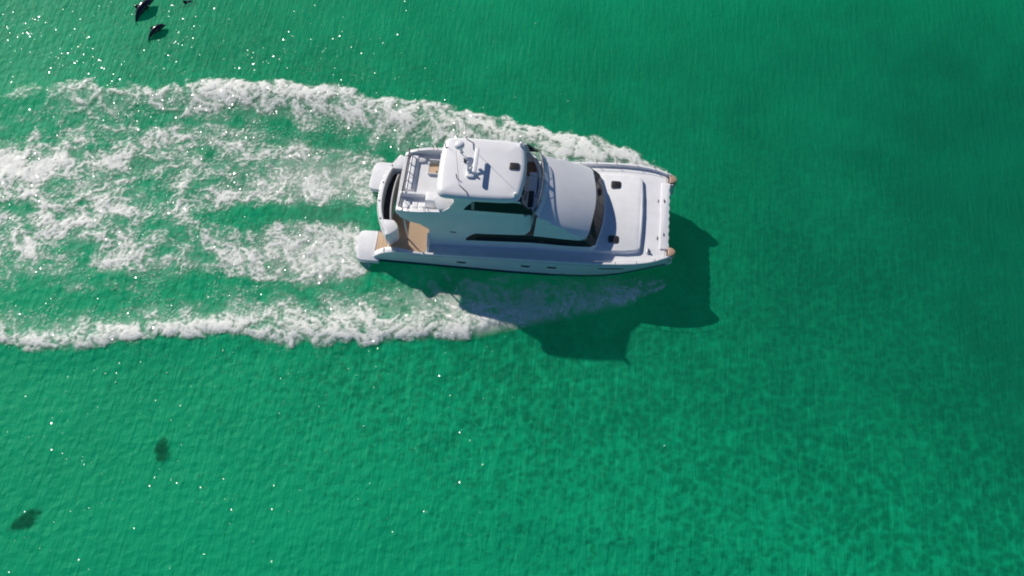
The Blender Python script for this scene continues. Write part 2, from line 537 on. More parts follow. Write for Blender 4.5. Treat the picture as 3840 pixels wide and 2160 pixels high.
# ------------------------------------------------------------------ foam
def foam_fields(X, Y):
    wx = X + 0.7 * fbm(X * 0.42, Y * 0.42, 3, 31)
    wy = Y + 0.7 * fbm(X * 0.42, Y * 0.42, 3, 41)
    vx = wx + 0.22 * fbm(X * 1.5, Y * 1.5, 2, 33)
    vy = wy + 0.22 * fbm(X * 1.5, Y * 1.5, 2, 43)
    # rounded billows pushed out along the edges
    f1, f2 = worley(wx * 0.55, wy * 0.55, 5)
    g1, g2 = worley(wx * 1.4, wy * 1.4, 9)
    lobe = 0.85 * (0.62 - np.clip(f1, 0, 1)) + 0.35 * (0.5 - np.clip(g1, 0, 1)) + 0.18 * fbm(X * 2.2, Y * 2.2, 3, 19)
    big = fbm(X * 0.23, Y * 0.34, 3, 61)
    med = fbm(wx * 0.65, wy * 0.65, 3, 66)
    # port bow wave
    po, pi = PO(X), PI_(X)
    wid = np.maximum(po - pi, 0.15)
    amp = np.clip(wid / 1.6, 0.12, 1.0)
    tout = (po - Y) + lobe * amp - 0.15
    tin = (Y - pi)
    outer = sstep(-0.12, 0.48, tout)
    inner = sstep(-2.2, 0.9, tin / np.clip(wid, 0.5, 1.3) + 0.5 * med)
    D1 = outer * inner * sstep(9.25, 8.4, X)
    D1 *= 0.93 + 0.22 * sstep(0, 5, X) + 0.14 * sstep(0.1, 0.5, tout) * sstep(1.4, 0.7, tout) + 0.25 * med * amp - 0.30 * sstep(-20, -25, X) - 0.22 * sstep(-26, -31, X) + 0.25 * big * sstep(-12, -20, X)
    # starboard bow wave
    so, si = SO(X), SI(X)
    widS = np.maximum(si - so, 0.12)
    ampS = np.clip(widS / 1.6, 0.12, 1.0)
    toutS = (Y - so) + lobe * ampS - 0.15
    tinS = (si - Y)
    outerS = sstep(-0.12, 0.50, toutS)
    innerS = sstep(-2.6, 0.9, tinS / np.clip(widS, 0.5, 1.3) + 0.5 * med)
    D2 = outerS * innerS * sstep(9.4, 8.6, X)
    near = sstep(0.2, 2.0, X)
    D2 *= 0.98 + 0.20 * sstep(3, 7, X) + 0.14 * sstep(0.1, 0.5, toutS) * sstep(1.5, 0.8, toutS) - 0.42 * near + 0.22 * med * ampS - 0.12 * sstep(-20, -26, X)
    veil = sstep(-8.5, -2, X) * sstep(8.8, 6.5, X) * sstep(-0.1, 0.6, Y - so) * sstep(-3.0, -4.2, Y)
    def band(yt, yb, soft):
        return sstep(-soft, soft, yt - Y) * sstep(-soft, soft, Y - yb)
    behind = sstep(-11, -19, X)
    D3 = band(PWT(X) + lobe * 0.8 + 0.4 * behind - 0.2, PWB(X) - lobe * 0.8 - 0.4 * behind + 0.1, 0.55) * sstep(-7.9, -8.9, X)
    D3 *= 0.63 + 0.14 * sstep(-11.5, -9, X) + 0.34 * np.exp(-(((X + 30.5) / 4.0) ** 2 + ((Y - 1.0) / 1.9) ** 2)) - 0.22 * np.exp(-(((X + 14.8) / 2.2) ** 2 + ((Y - 2.9) / 1.0) ** 2))
    D4 = band(SWT(X) + lobe * 0.8 + 0.3 * behind - 0.1, SWB(X) - lobe * 0.9, 0.5) * sstep(-7.7, -8.4, X)
    D4 *= 0.65 + 0.24 * sstep(-14.5, -12, X)
    D3 = D3 * (1 + (0.60 * med + 0.50 * big) * sstep(-8.5, -12, X))
    D4 = D4 * (1 + (0.55 * med + 0.45 * big) * sstep(-11, -15, X))
    # thin torn foam filling the wake and spilling below it
    fill = sstep(-14, -22, X) * sstep(7.2, 5.0, Y) * sstep(-8.2, -6.2, Y) * (0.36 + 0.35 * big + 0.30 * med)
    D = np.maximum.reduce([D1, D2, D3, D4, fill])
    # structure: torn strands, curls, bubbles, flecks
    r1 = ridge(vx * 0.95, vy * 0.95, 4, 71, 0.56)
    r2 = ridge(vx * 2.7 + 5, vy * 2.7, 3, 81, 0.5)
    n3 = fbm(X * 4.6, Y * 4.6, 2, 17, 0.5)
    b1, b2 = worley(X * 4.2 + 0.9 * n3, Y * 4.2 + 0.9 * r1, 13)
    ring = 1 - np.clip(np.abs(b1 - 0.42) * 4.0, 0, 1)
    st = ridge(X * 2.3 + Y * 0.35 + 0.6 * med, Y * 0.5, 3, 91, 0.55)
    stf = np.maximum(sstep(0.7, -0.7, tin) * (Y > 4.5) * (X > -20), sstep(0.7, -0.9, tinS) * (Y < -5.2))
    pat = 0.56 * r1 + 0.34 * r2 + 0.12 * n3 + 0.08 * ring
    pat = pat * (1 - 0.55 * stf) + 0.55 * stf * (st * 0.72 + 0.25 * n3)
    core = sstep(0.70, 1.05, D)
    D = D + 0.0
    e_ = (pat - 0.53) * (2.3 - 0.7 * core) + D * 1.08 - 0.62
    a = 0.97 * sstep(-0.06, 0.74, e_) * sstep(0.04, 0.30, D)
    # milky aerated water under and between the strands
    milk = sstep(0.15, 1.0, D) * (0.34 + 0.22 * n3 + 0.35 * (r1 - 0.5))
    milk = np.clip(milk, 0, 0.5) * 0.75
    aer = np.exp(-(((X + 10.8) / 3.0) ** 2 + ((Y + 3.0) / 1.6) ** 2)) + 0.9 * np.exp(-(((X + 12.0) / 3.2) ** 2 + ((Y - 2.4) / 1.6) ** 2))
    aer = aer * sstep(-7.8, -8.6, X) * 0.30
    # bright flecks
    c1, c2 = worley(X * 2.9, Y * 2.9, 23)
    c3, c4 = worley(X * 5.3, Y * 5.3, 29)
    dens = np.clip(D * 0.8 + 0.10, 0, 1) * sstep(-3, -12, X) * sstep(-12.4, -8.5, Y) * sstep(14.5, 8.5, Y)
    sel = fbm(X * 0.55, Y * 0.7, 3, 111)
    fl = sstep(0.20, 0.10, c1) * sstep(0.30, -0.15, 0.28 - sel * 0.9 - dens * 0.5 + 0.0) * dens
    fl = np.maximum(fl, 0.8 * sstep(0.22, 0.10, c3) * dens * sstep(-0.1, 0.35, sel + dens * 0.4 - 0.15))
    fl = np.clip(fl * 1.1, 0, 0.8) * (X < -8.5)
    vs = ridge(vx * 1.0 + vy * 0.5, vy * 0.7, 4, 101, 0.55)
    av = veil * sstep(0.42, 0.95, vs + 0.25 * sstep(-3.9, -5.0, Y) * sstep(-5.5, 1.5, X)) * 0.55
    av = np.maximum(av, veil * 0.10 * (0.6 + med))
    hz = np.exp(-((Y - (12.6 + 0.06 * (X + 20) + 0.9 * np.sin(X * 0.25))) / 1.3) ** 2) * sstep(-2, -10, X)
    hz = hz * sstep(-0.5, 0.5, fbm(X * 0.18 + Y * 0.1, Y * 0.5, 3, 131)) * 0.0
    alpha = np.maximum.reduce([a, av, fl])
    alpha = np.clip(1 - (1 - alpha) * (1 - np.clip(hz + milk + aer, 0, 0.75)), 0, 1)
    crest = np.maximum(sstep(-0.1, 0.8, tout) * sstep(-1.6, 0.6, tin) * sstep(9.2, 6, X), sstep(-0.1, 0.8, toutS) * sstep(-1.6, 0.6, tinS) * sstep(9.2, 6, X))
    H = 0.015 + a * 0.015 * D + 0.06 * crest + 0.018 * a * r1
    return alpha, H, D

fx = np.arange(-37.2, 9.6, 0.062)
fy = np.arange(-13.6, 17.6, 0.062)
FX, FY = np.meshgrid(fx, fy, indexing='ij')
FA, FH, FD = foam_fields(FX, FY)
FA[0, :] = FA[-1, :] = 0
FA[:, 0] = FA[:, -1] = 0

def foam_material():
    m, nt, out = new_mat('sea_foam')
    L = nt.links.new
    at = N(nt, 'ShaderNodeAttribute', attribute_name='cover')
    geo = N(nt, 'ShaderNodeNewGeometry')
    nz = N(nt, 'ShaderNodeTexNoise')
    nz.inputs['Scale'].default_value = 7.0
    nz.inputs['Detail'].default_value = 3
    L(geo.outputs['Position'], nz.inputs['Vector'])
    ad = N(nt, 'ShaderNodeMath', operation='MULTIPLY_ADD')
    L(nz.outputs['Fac'], ad.inputs[0])
    ad.inputs[1].default_value = 0.5
    ad.inputs[2].default_value = -0.25
    mu = N(nt, 'ShaderNodeMath', operation='MULTIPLY')
    L(at.outputs['Fac'], mu.inputs[0])
    mu.inputs[1].default_value = 1.0
    # the fine noise only bites on half-covered water
    w = N(nt, 'ShaderNodeMath', operation='MULTIPLY_ADD')
    L(ad.outputs[0], w.inputs[0])
    L(at.outputs['Fac'], w.inputs[1])
    L(mu.outputs[0], w.inputs[2])
    w.use_clamp = True
    p = N(nt, 'ShaderNodeBsdfPrincipled')
    p.inputs['Base Color'].default_value = (0.84, 0.86, 0.81, 1)
    p.inputs['Roughness'].default_value = 0.55
    p.inputs['Specular IOR Level'].default_value = 0.3
    nb = N(nt, 'ShaderNodeTexNoise')
    nb.inputs['Scale'].default_value = 9.0
    nb.inputs['Detail'].default_value = 3
    L(geo.outputs['Position'], nb.inputs['Vector'])
    bp = N(nt, 'ShaderNodeBump')
    bp.inputs['Strength'].default_value = 0.25
    bp.inputs['Distance'].default_value = 0.06
    L(nb.outputs['Fac'], bp.inputs['Height'])
    L(bp.outputs[0], p.inputs['Normal'])
    p.inputs['Coat Weight'].default_value = 0.22
    p.inputs['Coat IOR'].default_value = 1.33
    p.inputs['Coat Roughness'].default_value = 0.10
    L(facet_normal(nt, geo.outputs['Position'], 0.45, 0.35, 0.6, 1.0), p.inputs['Coat Normal'])
    tr = N(nt, 'ShaderNodeBsdfTransparent')
    mx = N(nt, 'ShaderNodeMixShader')
    L(w.outputs[0], mx.inputs[0])
    L(tr.outputs[0], mx.inputs[1])
    L(p.outputs[0], mx.inputs[2])
    L(mx.outputs[0], out.inputs['Surface'])
    return m
M['foam'] = foam_material()
def smooth3(a):
    b = a.copy()
    b[1:-1, 1:-1] = (a[1:-1, 1:-1] * 4 + a[:-2, 1:-1] + a[2:, 1:-1] + a[1:-1, :-2] + a[1:-1, 2:]) / 8
    return b
FHs = FH
for _ in range(4):
    FHs = smooth3(FHs)
foam = grid_object('wake_foam', fx, fy, lambda X, Y: water_z(X, Y) + 0.025 + FHs, M['foam'], {'cover': FA}, FA > 0.012)
foam['kind'] = 'stuff'
foam['label'] = 'white foam of the bow waves and churned wake trailing behind the catamaran'

# flying drops and blobs of foam over the wake
def spray(count=1300):
    rs = np.random.RandomState(5)
    base = bmesh.new()
    bmesh.ops.create_icosphere(base, subdivisions=1, radius=1.0)
    bv = np.array([v.co[:] for v in base.verts])
    bf = np.array([[v.index for v in f.verts] for f in base.faces])
    base.free()
    P = []
    while len(P) < count:
        i, j = rs.randint(0, len(fx)), rs.randint(0, len(fy))
        d = FD[i, j]
        if fx[i] > -8.2 and abs(fy[j]) < 4.0:
            continue
        w = 0.05 + 0.95 * (FA[i, j] if FA[i, j] > 0.3 else FA[i, j] * 0.3)
        if fy[j] > 10.5 or fx[i] > 4:
            w *= 0.12
        if rs.rand() < w * 0.6:
            P.append((fx[i], fy[j], FHs[i, j], d))
    P = np.array(P)
    r = 0.014 + 0.035 * rs.rand(len(P)) ** 3
    z = water_z(P[:, 0], P[:, 1]) + P[:, 2] + 0.005
    c = np.stack([P[:, 0], P[:, 1], z], 1)
    V = (c[:, None, :] + bv[None] * r[:, None, None]).reshape(-1, 3)
    F = (bf[None] + (np.arange(len(P)) * len(bv))[:, None, None]).reshape(-1, 3)
    me = bpy.data.meshes.new('spray_drops')
    me.from_pydata(V.tolist(), [], F.tolist())
    for p_ in me.polygons:
        p_.use_smooth = True
    me.materials.append(M['drops'])
    o = bpy.data.objects.new('spray_drops', me)
    COL.objects.link(o)
    o['kind'] = 'stuff'
    o['label'] = 'loose white drops of spray flung over the wake and waves'
M['drops'] = simple('spray_drop', (0.88, 0.89, 0.87), 0.15, 0.0, spec=0.8)
spray()

# ------------------------------------------------------------------ mesh helpers
def link(name, me, mat, parent=None, smooth=False):
    if mat is not None:
        me.materials.append(mat)
    if smooth:
        for p_ in me.polygons:
            p_.use_smooth = True
    me.update()
    o = bpy.data.objects.new(name, me)
    COL.objects.link(o)
    if parent is not None:
        o.parent = parent
    return o

def mk(name, V, F, mat, parent=None, smooth=False, angle=None, recalc=True):
    me = bpy.data.meshes.new(name)
    me.from_pydata([tuple(v) for v in V], [], [tuple(f) for f in F])
    if recalc:
        bm = bmesh.new()
        bm.from_mesh(me)
        bmesh.ops.remove_doubles(bm, verts=bm.verts, dist=1e-5)
        bmesh.ops.recalc_face_normals(bm, faces=bm.faces)
        if angle is not None:
            for e_ in bm.edges:
                if len(e_.link_faces) == 2 and e_.calc_face_angle(0) > math.radians(angle):
                    e_.smooth = False
        bm.to_mesh(me)
        bm.free()
    return link(name, me, mat, parent, smooth or angle is not None)

def loft(rings, closed=True, cap0=False, cap1=False):
    n = len(rings[0])
    V = [p for r in rings for p in r]
    F = []
    for i in range(len(rings) - 1):
        for j in range(n if closed else n - 1):
            k = (j + 1) % n
            F.append((i * n + j, i * n + k, (i + 1) * n + k, (i + 1) * n + j))
    if cap0:
        F.append(tuple(range(n)))
    if cap1:
        F.append(tuple((len(rings) - 1) * n + j for j in range(n)))
    return V, F

def box(x0, x1, y0, y1, z0, z1, b=0.0):
    if b <= 0:
        V = [(x, y, z) for z in (z0, z1) for x, y in ((x0, y0), (x1, y0), (x1, y1), (x0, y1))]
        return V, [(0, 3, 2, 1), (4, 5, 6, 7), (0, 1, 5, 4), (1, 2, 6, 5), (2, 3, 7, 6), (3, 0, 4, 7)]
    return slab(rrect(x0, x1, y0, y1, b * 1.5, 3), z0, z1, b)

def rrect(x0, x1, y0, y1, r, n=4):
    pts = []
    r = min(r, (x1 - x0) / 2 - 1e-4, (y1 - y0) / 2 - 1e-4)
    for cx, cy, a0 in ((x1 - r, y1 - r, 0), (x0 + r, y1 - r, 90), (x0 + r, y0 + r, 180), (x1 - r, y0 + r, 270)):
        for k in range(n + 1):
            a = math.radians(a0 + 90 * k / n)
            pts.append((cx + r * math.cos(a), cy + r * math.sin(a)))
    return pts

def inset(poly, d):
    n = len(poly)
    area = sum(poly[i][0] * poly[(i + 1) % n][1] - poly[(i + 1) % n][0] * poly[i][1] for i in range(n))
    s = 1 if area > 0 else -1
    out = []
    for i in range(n):
        p0, p1, p2 = poly[i - 1], poly[i], poly[(i + 1) % n]
        def nrm(a, b):
            dx, dy = b[0] - a[0], b[1] - a[1]
            l = math.hypot(dx, dy) or 1
            return (-dy / l * s, dx / l * s)
        a, b = nrm(p0, p1), nrm(p1, p2)
        mx_, my_ = a[0] + b[0], a[1] + b[1]
        l2 = mx_ * mx_ + my_ * my_
        if l2 < 0.2:
            l2 = 0.2
        k = 2 * d / l2
        out.append((p1[0] + mx_ * k, p1[1] + my_ * k))
    return out

def slab(poly, z0, z1, b=0.03, camber=0.0):
    zf = z1 if callable(z1) else (lambda x, y: z1)
    z0f = z0 if callable(z0) else (lambda x, y: z0)
    rings = [[(x, y, z0f(x, y)) for x, y in poly], [(x, y, zf(x, y) - b) for x, y in poly]]
    p1 = inset(poly, b * 0.3)
    rings.append([(x, y, zf(x, y) - b * 0.3) for x, y in p1])
    p2 = inset(poly, b)
    rings.append([(x, y, zf(x, y)) for x, y in p2])
    return loft(rings, True, True, True)

def tube(path, r, n=8, closed=False):
    path = [Vector(p) for p in path]
    m = len(path)
    rings = []
    up = Vector((0, 0, 1))
    for i in range(m):
        if closed:
            t = path[(i + 1) % m] - path[i - 1]
        else:
            t = path[min(i + 1, m - 1)] - path[max(i - 1, 0)]
        t.normalize()
        ref = up if abs(t.z) < 0.9 else Vector((1, 0, 0))
        a = t.cross(ref).normalized()
        b = t.cross(a).normalized()
        rr = r[i] if isinstance(r, (list, tuple)) else r
        rings.append([tuple(path[i] + rr * (math.cos(2 * math.pi * k / n) * a + math.sin(2 * math.pi * k / n) * b)) for k in range(n)])
    if closed:
        rings.append(rings[0])
        return loft(rings, True)
    return loft(rings, True, True, True)

def join(*parts):
    V, F = [], []
    for v, f in parts:
        o = len(V)
        V += list(v)
        F += [tuple(i + o for i in g) for g in f]
    return V, F

def mirror(vf):
    return [(x, -y, z) for x, y, z in vf[0]], vf[1]

def T(pts):
    p = sorted(pts)
    xs, ys = [a for a, _ in p], [b for _, b in p]
    return lambda x: float(np.interp(x, xs, ys))

# ------------------------------------------------------------------ the catamaran
boat = bpy.data.objects.new('catamaran', None)
COL.objects.link(boat)
boat['label'] = 'white twin-hulled motor yacht with flybridge hardtop, motoring to the right over green water'
boat['category'] = 'boat'

ysh = T([(-7.9, 3.28), (-7, 3.38), (-5, 3.42), (0, 3.45), (4.3, 3.55), (5.8, 3.53), (7.1, 3.42), (7.85, 3.24), (8.4, 3.0), (8.65, 2.88), (8.84, 2.72), (8.95, 2.5)])
zsh = T([(-7.95, 0.5), (-7.7, 0.72), (-7.4, 1.0), (-7.0, 1.22), (-6.5, 1.33), (-5, 1.38), (0, 1.62), (4, 1.88), (6, 2.03), (9, 2.2)])
yow = T([(-7.9, 3.26), (0, 3.36), (2, 3.33), (4.4, 3.18), (6, 2.95), (7.5, 2.66), (8.3, 2.54), (8.9, 2.48)])
yiw = T([(-7.9, 1.65), (4, 1.7), (6, 1.95), (7.5, 2.2), (8.3, 2.36), (8.9, 2.48)])
yit = T([(-7.9, 1.5), (5, 1.5), (7.5, 1.75), (8.4, 2.0), (8.7, 2.2), (8.95, 2.48)])
def zdeck(x):
    return zsh(x) - 0.15
XS = [-7.9, -7.7, -7.4, -7.0, -6.5, -6, -5, -4, -3, -2, -1, 0, 1, 2, 3, 4, 5, 6, 6.8, 7.5, 8.0, 8.4, 8.65, 8.84, 8.95]

def hull_side(s):
    rings = []
    for x in XS:
        lift = 0.95 * max(0, (x - 4.5) / 4.5) ** 2
        yo, ys_, zt = yow(x), ysh(x), zsh(x)
        zi = min(1.0, zt - 0.05) if x < 8.5 else zt
        ring = [(x, s * yit(x), zi), (x, s * yiw(x), 0.05 + lift), (x, s * (0.5 * (yiw(x) + yo)), -0.7 + lift * 1.8),
                (x, s * (yo - 0.06), -0.05 + lift), (x, s * yo, 0.16 + lift)]
        z1 = 0.16 + lift
        for k in (0.25, 0.5, 0.75, 0.93):
            e_ = k ** 0.8
            ring.append((x, s * (yo + (ys_ - yo) * e_), z1 + (zt - z1) * k))
        ring.append((x, s * ys_, zt))
        ring.append((x, s * (ys_ - 0.12 if x < 8.7 else 0.5 * (ys_ + yit(x))), zt))
        rings.append(ring)
    # reverse-free stem: last ring closes on the centre line
    return loft(rings, False, False, False), rings
for s in (-1, 1):
    (V, F), rings = hull_side(s)
    n = len(rings[0])
    F.append(tuple(range(n)))
    F.append(tuple((len(rings) - 1) * n + j for j in range(n)))
    h = mk('hull', V, F, M['hull'], boat, angle=35)
    # dark boot stripe just above the water
    br = []
    for x in XS[:-2]:
        lift = 0.95 * max(0, (x - 4.5) / 4.5) ** 2
        br.append([(x, s * (yow(x) - 0.055), -0.06 + lift), (x, s * (yow(x) + 0.008), 0.165 + lift), (x, s * (yow(x) + 0.022), 0.29 + lift), (x, s * (yow(x) - 0.02), 0.29 + lift)])
    V, F = loft(br, False)
    mk('boot_stripe', V, F, M['boot'], h, angle=40)
    # rubbing strake line
    pts = [(x, s * (ysh(x) + 0.012), zsh(x) - 0.16) for x in XS[5:-1]]
    V, F = tube(pts, 0.022, 6)
    mk('rub_rail', V, F, M['hull'], h, smooth=True)
    # portholes in the outer side
    for cx, cz, L_, H_ in ((-2.84, 0.80, 0.27, 0.075), (0.8, 0.98, 0.27, 0.075), (2.27, 1.07, 0.27, 0.075), (5.55, 1.33, 0.72, 0.05)):
        ring0, ring1 = [], []
        for k in range(20):
            a = 2 * math.pi * k / 20
            ca, sa = math.cos(a), math.sin(a)
            px = cx + L_ * math.copysign(abs(ca) ** 0.7, ca)
            pz = cz + H_ * math.copysign(abs(sa) ** 0.7, sa)
            lift = 0.95 * max(0, (px - 4.5) / 4.5) ** 2
            z1 = 0.16 + lift
            k_ = (pz - z1) / (zsh(px) - z1)
            py = yow(px) + (ysh(px) - yow(px)) * max(k_, 0.01) ** 0.8
            ring0.append((px, s * (py - 0.03), pz))
            ring1.append((px, s * (py + 0.022), pz))
        V, F = loft([ring0, ring1], True, True, True)
        mk('porthole', V, F, M['glass'], h)
    # swim platform at the stern of each hull
    pp = [(-7.6, -3.52), (-8.5, -3.52), (-8.68, -3.50), (-8.82, -3.40), (-8.92, -3.18), (-8.96, -2.6), (-8.99, -2.0), (-8.97, -1.72), (-8.88, -1.55), (-8.7, -1.48), (-7.6, -1.46)]
    pp = [(x, y * -s) for x, y in pp]
    V, F = slab(pp, 0.16, 0.45, 0.05)
    pf = mk('swim_platform', V, F, M['deck'], boat, angle=30)
    # stem block and tan step at the bow tip
    st = [(8.62, 2.22), (8.62, 2.84), (8.80, 2.80), (8.93, 2.70), (9.02, 2.56), (9.03, 2.46), (8.96, 2.34), (8.84, 2.25)]
    st = [(x, y * s) for x, y in st]
    V, F = slab(st, 1.75, 2.235, 0.05)
    mk('bow_step', V, F, M['stem'], boat, angle=30)
    # small roller fitting on the outer side of each tip
    V, F = slab(rrect(8.62, 8.86, 2.12 * 1.0, 2.24, 0.05), 2.02, 2.16, 0.03)
    if s < 0:
        V = [(x, -y - 0.62, z) for x, y, z in V]
    mk('bow_roller', V, F, M['gelcoat'], boat, angle=30)

# bridge deck body between the hulls and the main deck over all
rings = []
for x in [-7.1, -6, -4.81, -4.79, -4, -2, 0, 2, 4, 6, 7.5, 8.3, 8.55]:
    hw = min(ysh(x) - 0.14, 3.4)
    zt = zdeck(x) - 0.02 if x > -4.8 else 1.07
    lo = 0.95 if x < 8 else 1.15
    y_ = min(hw, 2.4)
    rings.append([(x, -y_, lo), (x, -hw, zt - 0.06), (x, -hw, zt), (x, hw, zt), (x, hw, zt - 0.06), (x, y_, lo)])
V, F = loft(rings, True, True, True)
mk('bridge_deck', V, F, M['hull'], boat, angle=30)

# deck plating forward and along the sides
rows = []
dx = [-4.85, -4, -3, -2, -1, 0, 1, 2, 3, 4, 5, 6, 7, 7.6, 8.0, 8.25, 8.45]
for x in dx:
    hw = ysh(x) - 0.11
    rows.append([(x, -hw + 2 * hw * k / 12, zdeck(x) + 0.035 * (1 - (abs(k - 6) / 6) ** 2)) for k in range(13)])
V, F = loft(rows, False)
mk('side_deck', V, F, M['deck'], boat, smooth=True)

# toe rail (low bulwark) round both sides
for s in (-1, 1):
    rr = []
    for x in [v for v in XS if v > -5.2]:
        y_, zt = ysh(x), zsh(x)
        wd = 0.11 if x < 8.6 else 0.09
        rr.append([(x, s * (y_ + 0.006), zt - 0.05), (x, s * (y_ + 0.004), zt + 0.02), (x, s * (y_ - 0.03), zt + 0.035), (x, s * (y_ - wd), zt + 0.03), (x, s * (y_ - wd - 0.03), zt - 0.16)])
    V, F = loft(rr, False)
    mk('toe_rail', V, F, M['gelcoat'], boat, angle=45)
    # stern quarter bulwark: a curved cap that climbs from the platform
    rr = []
    for x in [-7.86, -7.75, -7.6, -7.4, -7.2, -7.0, -6.75, -6.5, -6.2, -5.9, -5.5, -5.15]:
        y_, zt = ysh(x) + 0.005, zsh(x) + 0.02
        w_ = T([(-7.9, 0.36), (-7.2, 0.40), (-6.3, 0.30), (-5.5, 0.16), (-5.1, 0.12)])(x)
        rr.append([(x, s * y_, zt - 0.06), (x, s * y_, zt - 0.01), (x, s * (y_ - 0.04), zt + 0.02), (x, s * (y_ - w_ + 0.04), zt + 0.02), (x, s * (y_ - w_), zt - 0.03), (x, s * (y_ - w_ - 0.02), min(zt - 0.1, 0.44) if x < -7.0 else 0.9)])
    V, F = loft(rr, False, True, True)
    qb = mk('quarter_bulwark', V, F, M['gelcoat'], boat, angle=45)
    for cx in (-7.25, -6.75, -6.42):
        V, F = join(tube([(cx - 0.03, s * (ysh(cx) - 0.30), zsh(cx) + 0.03), (cx - 0.03, s * (ysh(cx) - 0.30), zsh(cx) + 0.09), (cx, s * (ysh(cx) - 0.06), zsh(cx) + 0.09), (cx, s * (ysh(cx) - 0.06), zsh(cx) + 0.03)], 0.018, 6))
        mk('cleat', V, F, M['grey'], qb, smooth=True)

# bow beam with its scalloped padded edge
front = []
for k in range(97):
    y_ = -2.28 + 4.56 * k / 96
    lobe_ = abs(math.sin(math.pi * (y_ + 2.28) / 0.507))
    front.append((8.615 + 0.06 * lobe_, y_))
poly = front + [(8.17, 2.28), (8.17, -2.28)]
V, F = slab(poly, 1.45, 2.10, 0.03)
mk('bow_beam', V, F, M['gelcoat'], boat, angle=40)

# cleats and windlass bits on the foredeck
for cx, cy, dk in ((8.0, 1.02, 0), (8.33, 1.0, 1), (8.02, -1.55, 1), (8.33, -1.3, 0)):
    z0 = 2.10 if cx > 8.17 else zdeck(cx)
    V, F = join(tube([(cx - 0.01, cy - 0.10, z0 + 0.05), (cx + 0.01, cy + 0.10, z0 + 0.05)], 0.02, 6), box(cx - 0.02, cx + 0.02, cy - 0.03, cy + 0.03, z0, z0 + 0.05))
    mk('cleat', V, F, M['black'] if dk else M['steel'], boat, smooth=False)
V, F = join(slab(rrect(7.45, 7.62, -2.62, -2.30, 0.05), zdeck(7.5), zdeck(7.5) + 0.10, 0.03), tube([(7.53, -2.46, 2.0), (7.53, -2.46, 2.16)], 0.06, 10))
mk('windlass', V, F, M['steel'], boat, angle=30)

# raised foredeck trunk with its two hatches
tr = [(4.0, -2.66), (5.0, -2.72), (6.2, -2.70), (6.75, -2.62)]
for k in range(7):
    a = math.radians(-80 + 80 * k / 6)
    tr.append((6.77 + 0.34 * math.cos(a), -2.27 + 0.35 * math.sin(a)))
tr.append((7.17, -1.2))
tr.append((7.19, 0))
tr = tr + [(x, -y) for x, y in tr[::-1][1:]]
ztr = lambda x, y: zdeck(x) + 0.22 + 0.05 * (1 - (y / 2.7) ** 2)
pr = [[(x, y, zdeck(x) - 0.02) for x, y in tr], [(x, y, ztr(x, y) - 0.06) for x, y in inset(tr, 0.02)],
      [(x, y, ztr(x, y) - 0.02) for x, y in inset(tr, 0.05)], [(x, y, ztr(x, y)) for x, y in inset(tr, 0.11)]]
V, F = loft(pr, True)
off = len(V) - len(tr)
m_ = len(tr)
for i in range(m_ // 2):
    a, b, c, d = off + i, off + i + 1, off + m_ - 2 - i, off + m_ - 1 - i
    F.append((a, b, c, d) if b != c else (a, b, d))
trunk = mk('foredeck_trunk', V, F, M['deck'], boat, angle=35)
def hatch(x0, x1, y0, y1, zf, parent):
    cx, cy = (x0 + x1) / 2, (y0 + y1) / 2
    z_ = zf(cx, cy)
    V, F = slab(rrect(x0 - 0.03, x1 + 0.03, y0 - 0.03, y1 + 0.03, 0.13), z_ - 0.03, z_ + 0.022, 0.012)
    h_ = mk('hatch', V, F, M['grey'], parent, angle=30)
    V, F = slab(rrect(x0, x1, y0, y1, 0.11), z_ - 0.02, z_ + 0.045, 0.02)
    mk('hatch_lid', V, F, M['darkgrey'], h_, angle=30)
hatch(5.28, 5.83, 1.67, 2.13, ztr, boat)
hatch(5.30, 5.86, -2.13, -1.67, ztr, boat)

# ------------------------------------------------------------------ cabin
kfun = lambda z: 0.065 + max(z - 2.2, 0) * 0.045
xfr = lambda z: 4.97 - (z - 2.2) * (0.66 if z > 2.2 else 0.3)
def yside(x, z):
    f = min(max((x - 0.5) / 3.2, 0), 1)
    return 2.65 - 0.195 * (z - 1.4) + 0.14 * f * f * (3 - 2 * f)
NS, NF = 20, 14
def cab_pt(s, z):
    """s in 0..1 runs from aft along one side to the centre of the windscreen (starboard half, y<0)"""
    w = yside(4.2, z)
    rc = 0.42
    yc = w - rc
    xe = xfr(z) - kfun(z) * yc * yc
    xs_ = xe - rc * 0.9
    if s <= 0.6:
        x = -4.7 + (xs_ + 4.7) * s / 0.6
        return (x, -yside(x, z), z)
    if s <= 0.72:
        t = (s - 0.6) / 0.12 * math.pi / 2
        ws = yside(xs_, z)
        return (xs_ + (xe - xs_) * math.sin(t), -(ws - (ws - yc) * (1 - math.cos(t))), z)
    t = (s - 0.72) / 0.28
    y_ = yc * (1 - t)
    return (xfr(z) - kfun(z) * y_ * y_, -y_, z)
def zt_side(x):
    return 2.55 + 0.17 * min(max((x + 1.7) / 5.5, 0), 1)
def ztop(s):
    if s <= 0.6:
        x = -4.7 + 8.7 * s / 0.6
        return zt_side(x)
    if s <= 0.72:
        return zt_side(4.0) + 0.03 * (s - 0.6) / 0.12
    t = (s - 0.72) / 0.28
    return zt_side(4.0) + 0.03 + 0.36 * (1 - (1 - t) ** 2.4)
SS = [0.6 * k / 24 for k in range(25)] + [0.6 + 0.12 * k / 6 for k in range(1, 7)] + [0.72 + 0.28 * k / 10 for k in range(1, 11)]
def both(fn):
    a = [fn(s) for s in SS]
    return a + [(x, -y, z) for x, y, z in a[::-1][1:]]
def zbase(s):
    return 1.2 if s < 0.0 else 1.3
rings = [both(lambda s: cab_pt(s, 1.05)), both(lambda s: cab_pt(s, 1.75)), both(lambda s: cab_pt(s, 2.2)), both(lambda s: cab_pt(s, ztop(s)))]
